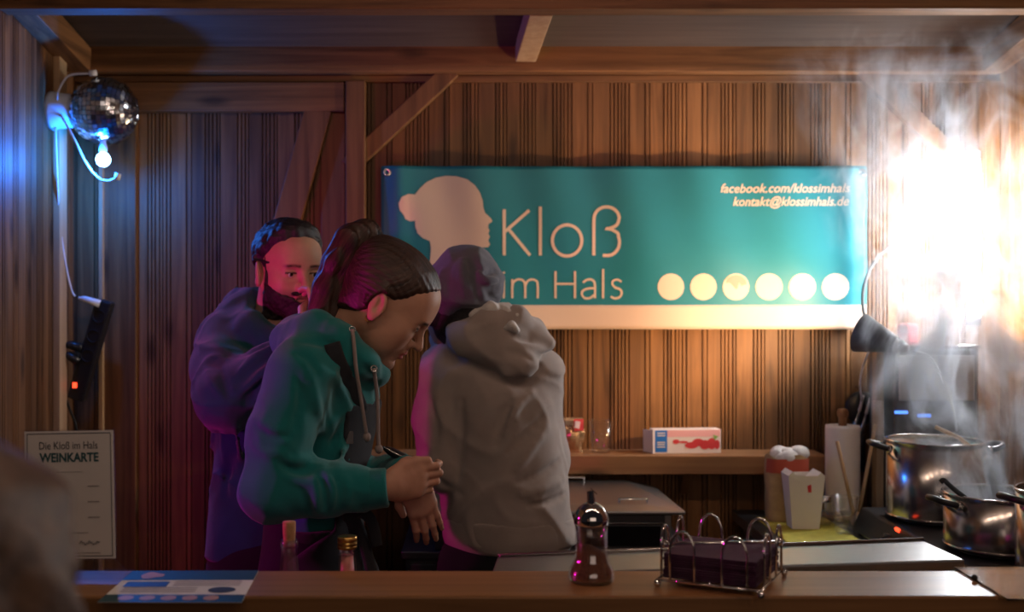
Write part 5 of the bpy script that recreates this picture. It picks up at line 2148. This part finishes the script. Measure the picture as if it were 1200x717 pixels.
def m_rhand(P):
    return hand_parts(P, m_hw, (.12, .15, 1), (-.6, -.5, .3), (-.2, -1, .1),
                      [(35, 45, 25), (40, 50, 30), (42, 52, 30), (44, 55, 30)], size=.92, spread=.03,
                      thumb=[(.022, .026, -.006), (.05, .036, -.03), (.074, .026, -.052), (.090, .010, -.064)])


def m_lhand(P):
    return hand_parts(P, mLw + (0, 0, -.02), (0, -.2, -1), (0, -1, .1), (1, 0, 0), [(15, 20, 12)] * 4, size=.95)


def m_core(P):
    d = rc(P, W(320, 590, 2.98), W(326, 455, 2.98), .095, .10, Lm, 1.45)
    d = smin(d, rc(P, W(326, 440, 2.985), m_neckbase, .08, .06), .05)
    d = smin(d, chain(P, [mRs, mRe, mRw, m_hw], [.045, .04, .03, .024]), .03)
    d = smin(d, chain(P, [mLs, mLe, mLw], [.045, .04, .03]), .03)
    return smin(d, rc(P, mn_hip, W(320, 590, 2.98), .10, .09, Lm, 1.4), .05)


body = SM()
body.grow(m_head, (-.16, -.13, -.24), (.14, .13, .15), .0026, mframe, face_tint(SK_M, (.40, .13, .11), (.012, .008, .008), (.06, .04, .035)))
body.grow(m_rhand, m_hw - .15, m_hw + .15, .0026, None, tone(SK_M))
body.grow(m_lhand, mLw - (.12, .14, .24), mLw + (.12, .14, .08), .003, None, tone(SK_M))
body.grow(m_core, mn_hip - (.35, .4, .2), mn_hip + (.45, .4, .75), .013, None, tone(SK_M))
mbody = body.build('body', 'skin', man)
eyes(mbody, mframe, gaze=(1, .10, -.05))


def m_hair(P):
    ang = (P[:, 0] - .068) * -.86 + (P[:, 2] - .082) * .50
    d = m_head(P) - .003 - .011 * np.clip(ang / .03, 0, 1) * np.clip(P[:, 2] / .06, .05, 1)
    reg = -ang + .9 * np.maximum(np.abs(P[:, 1]) - .045, 0) * (P[:, 2] > .03)
    d = smax(d, reg, .006)
    low = -(P[:, 2] + .012 - .035 * np.clip(P[:, 0] / .02, 0, 1)) - np.maximum(-P[:, 0] - .01, 0) * .65
    d = smax(d, low, .008)
    for s in (-1, 1):
        d = smax(d, -ell(P, (-.008, s * .092, -.008), (.028, .036, .038)), .004)
    d = smin(d, ell(P, (.040, 0, .112), (.036, .050, .018)), .02)
    return d + .0020 * vnoise(P, 150, 31) + .0015 * vnoise(P, 320, 32)


def m_beard(P):
    d = m_head(P) - .0035
    up = P[:, 2] + .028 + .55 * np.maximum(P[:, 0] - .045, 0) - 4.0 * np.maximum(.036 - P[:, 0], 0)
    d = smax(d, up, .006)
    d = smax(d, .016 + .25 * np.minimum(P[:, 2] + .03, 0) - P[:, 0], .008)
    d = smax(d, -(P[:, 2] + .120), .010)
    d = smax(d, -ell(P, (.100, 0, -.0585), (.016, .021, .0085)), .004)
    m = smin(ell(P, (.094, .014, -.0435), (.010, .017, .0065)), ell(P, (.094, -.014, -.0435), (.010, .017, .0065)), .004)
    d = smin(d, m, .004)
    return d + .0012 * vnoise(P, 260, 41) + .001 * vnoise(P, 420, 42)


ident = lambda P: P.astype(float)
SM().grow(m_hair, (-.14, -.12, -.12), (.14, .12, .17), .0030, mframe, ident).build('hair', 'black_hair', man, 'short dark hair')
SM().grow(m_beard, (-.04, -.12, -.16), (.14, .12, .03), .0026, mframe, ident).build('beard', 'beard_hair', man, 'dark full beard')


def m_torso(P):
    d = rc(P, W(320, 650, 2.98), W(328, 468, 2.98), .124, .122, Lm, 1.40)
    d = smin(d, rc(P, W(328, 450, 2.98), W(324, 412, 2.98), .100, .072, Lm, 1.3), .06)
    return smin(d, rc(P, mRs + (.01, 0, .005), mLs, .068, .064), .06)


def m_fleece0(P):
    d = m_torso(P)
    r = chain(P, [mRs, (mRs + mRe) / 2 + (-.012, 0, 0), mRe], [.072, .072, .066], .02)
    r = smin(r, chain(P, [mRe, (mRe + mRw) / 2, W(356, 404, 2.76)], [.066, .058, .046], .02), .04)
    d = smin(d, r, .03)
    d = smin(d, smin(chain(P, [mLs, mLe], [.070, .060]), chain(P, [mLe, mLw], [.060, .042]), .03), .03)
    col = chain(P, [W(284, 366, 3.), W(296, 386, 2.9), W(328, 404, 2.875), W(360, 396, 2.92), W(368, 378, 3.02), W(325, 352, 3.09), W(284, 366, 3.)],
                [.046, .044, .036, .040, .044, .050, .046], .02)
    d = smin(d, col, .025)
    d = smin(d, ell(P, W(306, 366, 3.08), (.11, .055, .085)), .03)
    d = smax(d, -rc(P, m_neckbase + (0, 0, .02), W(334, 360, 2.96), .064, .082), .012)
    return d + .004 * vnoise(P, 24, 51) + .0015 * vnoise(P, 55, 52) + crinkle(P, 24, 53, .009) * np.clip((P[:, 2] - mn_hip[2] - .10) / .10, .25, 1) + crinkle(P, 45, 54, .004) * np.clip((P[:, 2] - mn_hip[2] - .10) / .10, .2, 1)


ml = []
for pts, r, s in (([(336, 400), (310, 412), (284, 432)], .009, 1), ([(332, 410), (306, 426), (276, 448)], .008, -1), ([(330, 420), (308, 438), (280, 462)], .009, 1), ([(326, 430), (308, 450), (288, 472)], .008, -1),
                  ([(252, 420), (262, 440), (268, 462)], .008, -1), ([(240, 430), (248, 448), (262, 468)], .007, 1), ([(316, 404), (292, 412), (268, 416)], .008, -1),
                  ([(320, 436), (310, 455), (298, 476)], .008, 1), ([(256, 505), (268, 540), (264, 580)], .008, -1), ([(276, 500), (282, 540), (284, 590)], .008, 1)):
    ml.append((onw(m_fleece0, pts), r, s))
m_fleece = folds(m_fleece0, ml)
SM().grow(lambda P: smax(m_fleece(P), mn_hip[2] - .02 - P[:, 2], .006), mn_hip - (.36, .36, .06), W(420, 345, 3.) + (.06, .2, .02), .0065).build('fleece_jacket', 'blue_fleece', man, 'dark blue hooded fleece')
fn, lo, hi, legs, ff = hips_legs(man, mn_hip - (0, 0, .01), (Fm[0], Fm[1], 0), 'dark_denim', r=.090, width=1.2)
SM().grow(fn, lo, hi, .012).build('trousers', 'dark_denim', man)
shoes(man, legs, ff, 0.0)

# glass at his mouth
gc = MH_O + MM @ np.array((.118, .010, -.082))
gtop = MH_O + MM @ np.array((.112, .006, -.055))
gax = np.array((.10, -.25, -.75))
gax /= np.linalg.norm(gax)
gl = thing('drinking_glass', 'small clear drinking glass raised to the bearded mouth', 'glass', gtop + gax * .09)
part('glass_wall', MB().lathe([(.026, 0), (.0275, .001), (.022, .088), (0, .090), (0, .084), (.0205, .083), (.0255, .002)], gtop, gax, n=28), 'thin_plastic', gl)
part('rim', MB().lathe([(.0255, -.001), (.0282, -.001), (.0282, .002), (.0255, .002)], gtop, gax, n=28, close=True), 'glass', gl)
# ================================================================== the person in the beanie, seen from behind
bn_hip = W(588, 640, 3.0)
bnp = thing('person', 'person seen from behind in a grey beige hoodie and slate beanie', 'person', (bn_hip[0], bn_hip[1], 0))
BH_O = W(539, 362, 2.98)
yb = math.radians(28)                       # facing the back wall, head turned to the left
Fb = np.array((-math.sin(yb), math.cos(yb), -.12))
Fb /= np.linalg.norm(Fb)
Lb = np.cross((0, 0, 1), Fb)
Lb /= np.linalg.norm(Lb)
Ub = np.cross(Fb, Lb)
BM = np.stack([Fb, Lb, Ub], 1)
bframe = (BH_O, BM)
b_neck = W(562, 412, 3.0)
b_head = head_fn((to_local(bframe, b_neck), .050, .058), jaw=.95)
tb_f = np.array((math.sin(math.radians(12)), math.cos(math.radians(12)), 0))     # body turned a little to the right
tb_l = np.array((-tb_f[1], tb_f[0], 0))
bLs, bLe, bLw = W(522, 432, 3.00), W(516, 548, 2.97), W(545, 556, 3.20)
bRs, bRe, bRw = W(630, 436, 3.00), W(640, 540, 3.03), W(628, 560, 3.24)
SK_B = (.52, .30, .21)


def b_lhand(P):
    return hand_parts(P, bLw, (.3, 1, 0), (1, -.3, .2), (0, 0, 1), [(25, 30, 20)] * 4, size=.88, spread=.04)


def b_rhand(P):
    return hand_parts(P, bRw, (-.3, 1, 0), (-1, -.3, .2), (0, 0, 1), [(25, 30, 20)] * 4, size=.88, spread=.04)


def b_core(P):
    d = rc(P, W(586, 575, 3.0), W(578, 465, 3.0), .085, .09, tb_l, 1.4)
    d = smin(d, rc(P, W(576, 445, 3.0), b_neck, .07, .052), .05)
    d = smin(d, chain(P, [bLs, bLe, bLw], [.04, .036, .026]), .03)
    d = smin(d, chain(P, [bRs, bRe, bRw], [.04, .036, .026]), .03)
    return smin(d, rc(P, bn_hip, W(586, 575, 3.0), .09, .085, tb_l, 1.4), .05)


body = SM()
body.grow(b_head, (-.16, -.13, -.20), (.14, .13, .15), .0032, bframe, face_tint(SK_B, (.42, .14, .11), (.05, .03, .02)))
body.grow(b_lhand, bLw - .13, bLw + .14, .003, None, tone(SK_B))
body.grow(b_rhand, bRw - .14, bRw + .14, .003, None, tone(SK_B))
body.grow(b_core, bn_hip - (.35, .3, .2), bn_hip + (.35, .4, .75), .013, None, tone(SK_B))
bbody = body.build('body', 'skin', bnp)
eyes(bbody, bframe)


def b_hair(P):
    d = b_head(P) - .006
    d = smax(d, P[:, 0] - .02, .01)
    d = smax(d, -(P[:, 2] + .11), .01)
    return d + .001 * vnoise(P, 200, 3)


SM().grow(b_hair, (-.15, -.12, -.16), (.06, .12, .15), .0045, bframe, ident).build('hair', 'black_hair', bnp)


def b_beanie0(P):
    d = ell(P, (-.012, 0, .048), (.112, .094, .098))
    d = smin(d, ell(P, (-.050, 0, .070), (.082, .090, .072)), .03)
    d = smin(d, ell(P, (-.02, -.030, .115), (.05, .040, .035)), .03)
    d = smax(d, -(P[:, 2] + .032 - .12 * P[:, 0]), .012)
    d = smax(d, -(b_head(P) - .003), .004)
    return d + .003 * vnoise(P, 42, 61) + crinkle(P, 34, 63, .008) + .0012 * vnoise(P, 120, 62)


bfw = lambda P: b_beanie0((P - _a(BH_O)) @ _a(BM))
bl = []
for pts, r, s in (([(556, 312), (566, 322), (580, 318)], .009, -1), ([(552, 326), (566, 336), (582, 338)], .008, -1), ([(560, 318), (570, 328), (582, 328)], .008, 1), ([(530, 306), (524, 325), (526, 350)], .008, -1),
                  ([(542, 304), (540, 322), (544, 345)], .008, 1), ([(550, 306), (556, 330), (562, 352)], .007, -1), ([(518, 318), (514, 335), (518, 352)], .008, 1), ([(570, 340), (576, 350), (582, 352)], .007, -1)):
    bl.append((onw(bfw, pts), r, s))
bbe = folds(bfw, bl)
beanie = SM().grow(bbe, BH_O - .19, BH_O + .21, .0045).build('beanie', 'slate_knit', bnp, 'slouchy slate knit cap')


def b_torso(P):
    d = rc(P, W(595, 622, 3.0), W(582, 480, 3.0), .118, .114, tb_l, 1.42)
    d = smin(d, rc(P, W(578, 455, 3.0), W(568, 412, 3.0), .090, .066, tb_l, 1.25), .06)
    return smin(d, rc(P, bLs + (.02, 0, .01), bRs + (-.02, 0, .01), .062, .060), .06)


hoodb = [W(522, 398, 3.04), W(545, 392, 2.925), W(575, 378, 2.90), W(606, 378, 2.915), W(622, 392, 2.97), W(612, 392, 3.08), W(565, 392, 3.12), (W(522, 398, 3.04))]


def b_hood(P):
    d = chain(P, hoodb, [.034, .036, .036, .036, .036, .034, .032, .034], .02)
    # the hood hangs down the back in a point to the right
    d = smin(d, rc(P, W(575, 402, 2.93), W(612, 424, 2.885), .052, .034), .04)
    d = smin(d, ell(P, W(580, 402, 2.915), (.120, .055, .056), roty(math.radians(14))), .03)
    d = smin(d, rc(P, W(628, 392, 2.93), W(642, 402, 2.935), .026, .022), .03)
    d = smin(d, rc(P, W(612, 430, 2.885), W(598, 434, 2.88), .024, .014), .03)
    return d


def b_sleeves(P):
    l = chain(P, [bLs, (bLs + bLe) / 2 + (-.012, 0, 0), bLe], [.066, .060, .056], .02)
    l = smin(l, chain(P, [bLe, bLw - (0, .04, 0)], [.055, .040]), .03)
    r = chain(P, [bRs, bRe], [.064, .056])
    r = smin(r, chain(P, [bRe, bRw - (0, .04, 0)], [.055, .040]), .03)
    return np.minimum(l, r)


def b_hoodie0(P):
    d = smin(b_torso(P), b_sleeves(P), .016)
    d = smin(d, b_hood(P), .012)
    d = smax(d, -rc(P, b_neck + (0, 0, .02), W(556, 372, 3.0), .060, .080), .012)
    return d + .004 * vnoise(P, 24, 71) + .0012 * vnoise(P, 60, 72) + crinkle(P, 20, 73, .007) + crinkle(P, 38, 74, .003)


bl = []
for pts, r, s in (([(541, 470), (541, 510), (537, 560)], .008, -1), ([(526, 412), (548, 424), (575, 440), (600, 452)], .008, -1), ([(600, 452), (618, 446), (632, 428)], .008, -1),
                  ([(624, 460), (604, 480), (590, 508)], .008, 1), ([(636, 490), (612, 515), (596, 532)], .008, -1), ([(640, 500), (620, 530), (606, 550)], .009, 1), ([(655, 540), (632, 556), (606, 566)], .008, -1),
                  ([(660, 560), (638, 572), (612, 580)], .009, 1), ([(664, 578), (644, 588), (620, 592)], .007, -1), ([(600, 470), (588, 495), (582, 520)], .008, -1),
                  ([(512, 560), (526, 572), (540, 580)], .008, -1), ([(600, 394), (618, 400), (632, 412)], .007, -1), ([(595, 412), (612, 416), (628, 424)], .007, -1), ([(615, 404), (628, 408), (640, 410)], .008, 1),
                  ([(505, 470), (512, 500), (510, 530)], .007, -1)):
    bl.append((onw(b_hoodie0, pts), r, s))
b_hoodie = folds(b_hoodie0, bl)
bhem = W(0, 649, 2.88)[2]
bhood = SM().grow(lambda P: smax(b_hoodie(P), bhem - P[:, 2], .008), bn_hip - (.30, .26, .06), W(680, 350, 3.0) + (.04, .34, .03), .0058).build('hoodie', 'beige_fleece', bnp, 'grey beige hooded sweatshirt')


def b_band(P):
    d = b_torso(P) - .004
    d = smax(d, bhem - .012 - P[:, 2], .005)
    return smax(d, P[:, 2] - (bhem + .075), .005)


SM().grow(b_band, bn_hip - (.28, .24, .06), bn_hip + (.28, .24, .14), .006).build('hem_band', 'beige_fleece', bhood)
# fluffy white lining at the hood's edge
lp_ = onw(b_hoodie0, [(556, 368), (575, 362), (592, 362), (606, 370)], -.004)


def b_lining(P):
    d = chain(P, [p + (0, .01, .0) for p in lp_], [.011, .014, .015, .012], .02)
    return d + .003 * vnoise(P, 90, 81) + .002 * vnoise(P, 220, 82)


SM().grow(b_lining, np.min(lp_, 0) - .05, np.max(lp_, 0) + .05, .0032).build('hood_lining', 'white_fleece', bhood, 'fluffy white hood lining')
tf = hit(b_hoodie0, 598, 384)
tuft = [tf + (-.018, 0, -.002), tf + (.004, -.004, .004), tf + (.018, -.002, -.006)]


def b_tuft(P):
    d = chain(P, tuft, [.006, .009, .007], .01)
    return d + .0035 * vnoise(P, 110, 83) + .002 * vnoise(P, 240, 84)


SM().grow(b_tuft, np.min(tuft, 0) - .04, np.max(tuft, 0) + .04, .0028).build('lining_tuft', 'white_fleece', bhood, 'white lining showing through a fold')
fn, lo, hi, legs, ff = hips_legs(bnp, bn_hip - (0, 0, .03), tb_f, 'black_cloth', r=.092, width=1.3)
SM().grow(fn, lo, hi, .012).build('trousers', 'black_cloth', bnp)
shoes(bnp, legs, ff, 0.0)

# ================================================================== out-of-focus customer at the left edge of the view
SP_O = W(-86, 752, .80)
cu = thing('person', 'blurred customer with light brown hair standing in front of the counter', 'person', (SP_O[0], SP_O[1] - .03, GROUND))
Fs = np.array((.25, 1, 0))
Fs /= np.linalg.norm(Fs)
Ls = np.cross((0, 0, 1), Fs)
SMx = np.stack([Fs, Ls, np.array((0, 0, 1.0))], 1)
sframe = (SP_O, SMx)
s_neck = SP_O + np.array((-.01, -.035, -.19))
s_head = head_fn((to_local(sframe, s_neck), .052, .06))
sh_z = SP_O[2] - .20


def s_core(P):
    o = SP_O
    d = rc(P, o + (0, -.03, -.75), o + (0, -.03, -.33), .095, .10, Ls, 1.45)
    d = smin(d, rc(P, o + (0, -.03, -.3), s_neck, .08, .055), .05)
    for s in (-1, 1):
        a = o + Ls * s * .17 + (0, -.03, -.26)
        e = o + Ls * s * .21 + (0, -.02, -.54)
        w_ = o + Ls * s * .19 + Fs * .06 + (0, 0, -.77)
        d = smin(d, chain(P, [a, e, w_, w_ + (0, 0, -.10)], [.045, .04, .03, .02]), .03)
    return d


body = SM().grow(s_head, (-.16, -.13, -.22), (.14, .13, .15), .004, sframe, face_tint(SK_M, (.42, .14, .11), (.10, .06, .03)))
body.grow(s_core, SP_O + (-.4, -.35, -.92), SP_O + (.4, .3, -.12), .014, None, tone(SK_M))
for s in (-1, 1):
    wv = SP_O + Ls * s * .19 + Fs * .06 + np.array((0, 0, -.79))
    body.grow(lambda P, wv=wv, s=s: hand_parts(P, wv, (0, .1, -1), Fs, Ls * s, [(15, 20, 12)] * 4, size=.9), wv - (.12, .12, .24), wv + (.12, .12, .08), .004, None, tone(SK_M))
sbody = body.build('body', 'skin', cu)
eyes(sbody, sframe)


def s_hair(P):
    d = s_head(P) - .022
    d = smin(d, chain(P, [(-.05, .03, -.02), (-.06, .03, -.14)], [.06, .05]), .03)
    d = smin(d, chain(P, [(-.05, -.03, -.02), (-.06, -.03, -.14)], [.06, .05]), .03)
    front = (P[:, 0] - .066) * .8 - (P[:, 2] - .08) * .5
    d = smax(d, front, .012)
    d = smax(d, -(P[:, 2] + .18), .02)
    return d + .003 * vnoise(P, 90, 91)


SM().grow(s_hair, (-.17, -.14, -.24), (.14, .14, .17), .0055, sframe, ident).build('hair', 'light_hair', cu, 'loose light brown hair')


def s_coat(P):
    d = s_core(P) - .022
    d = smax(d, P[:, 2] - (SP_O[2] - .150), .02)
    for s in (-1, 1):
        w_ = SP_O + Ls * s * .19 + Fs * .06 + np.array((0, 0, -.80))
        d = smax(d, -sph(P, w_ + (0, 0, -.06), .065), .01)
    return d + .003 * vnoise(P, 28, 92)


SM().grow(s_coat, SP_O + (-.42, -.36, -.90), SP_O + (.42, .32, -.10), .011).build('coat', 'black_cloth', cu, 'dark winter coat')
hipc = SP_O + np.array((0, -.03, -.80))
fn, lo, hi, legs, ff = hips_legs(cu, hipc, Fs, 'dark_denim', floor=GROUND)
SM().grow(fn, lo, hi, .014).build('trousers', 'dark_denim', cu)
shoes(cu, legs, ff, GROUND)
# ------------------------------------------------------------------ steam over the pots
m = bpy.data.materials.new('steam')
m.use_nodes = True
nt = m.node_tree
nt.nodes.clear()
out = N(nt, 'ShaderNodeOutputMaterial')
vol = N(nt, 'ShaderNodeVolumePrincipled')
vol.inputs['Color'].default_value = (0.93, 0.95, 1.0, 1)
vol.inputs['Anisotropy'].default_value = 0.25
L(nt, vol, 'Volume', out, 'Volume')
geo = N(nt, 'ShaderNodeNewGeometry')
sep = N(nt, 'ShaderNodeSeparateXYZ')
L(nt, geo, 'Position', sep, 'Vector')


def M_(op, a, b=None, c=None, clamp=False):
    n = N(nt, 'ShaderNodeMath', operation=op)
    n.use_clamp = clamp
    for i, v in enumerate((a, b, c)):
        if v is None:
            continue
        if isinstance(v, (int, float)):
            n.inputs[i].default_value = v
        else:
            nt.links.new(v, n.inputs[i])
    return n.outputs[0]


X, Y, Z = sep.outputs
mp = N(nt, 'ShaderNodeMapping')
mp.inputs['Scale'].default_value = (1.0, 1.0, 0.55)
L(nt, geo, 'Position', mp, 'Vector')
no = N(nt, 'ShaderNodeTexNoise', Scale=6.0, Detail=6.0, Roughness=0.60, Distortion=2.2)
L(nt, mp, 'Vector', no, 'Vector')
wisp = N(nt, 'ShaderNodeMapRange', interpolation_type='SMOOTHSTEP')
wisp.inputs['From Min'].default_value = 0.49
wisp.inputs['From Max'].default_value = 0.72
L(nt, no, 'Fac', wisp, 'Value')


def plume(x0, y0, lean, r0, grow, z0, z1, k):
    """rising column: centre line leans with height, widens, thins out towards z1"""
    h = M_('SUBTRACT', Z, z0)
    dx = M_('SUBTRACT', X, M_('MULTIPLY_ADD', h, lean, x0))
    dy = M_('SUBTRACT', Y, y0)
    r = M_('SQRT', M_('ADD', M_('MULTIPLY', dx, dx), M_('MULTIPLY', dy, dy)))
    R = M_('MULTIPLY_ADD', h, grow, r0)
    e = M_('SUBTRACT', 1.0, M_('DIVIDE', r, R), clamp=True)
    up = M_('MULTIPLY', M_('MULTIPLY', h, 30.0, clamp=True), M_('DIVIDE', M_('SUBTRACT', z1, Z), z1 - z0, clamp=True), clamp=True)
    return M_('MULTIPLY', M_('MULTIPLY', e, up), k)


s1 = plume(P1[0], P1[1], -.02, .15, .22, 1.15, 2.3, 60.0)
s2 = plume(P2[0], P2[1], .10, .14, .22, 1.07, 1.9, 46.0)
s3 = plume(1.33, 3.35, -.25, .10, .42, 1.62, 2.7, 15.0)
dens = M_('MULTIPLY', M_('ADD', M_('ADD', s1, s2), s3), wisp.outputs[0])
nt.links.new(dens, vol.inputs['Density'])
MATS['steam'] = m
try:
    m.cycles.volume_step_rate = 0.5
except Exception:
    pass
so = make_obj('steam', MB().bb(.72, XR - .075, 2.46, YB - .08, 1.065, 2.25), 'steam')
so['kind'] = 'stuff'
tag(so, 'white steam drifting up from the cooking pots in the right corner', 'steam')
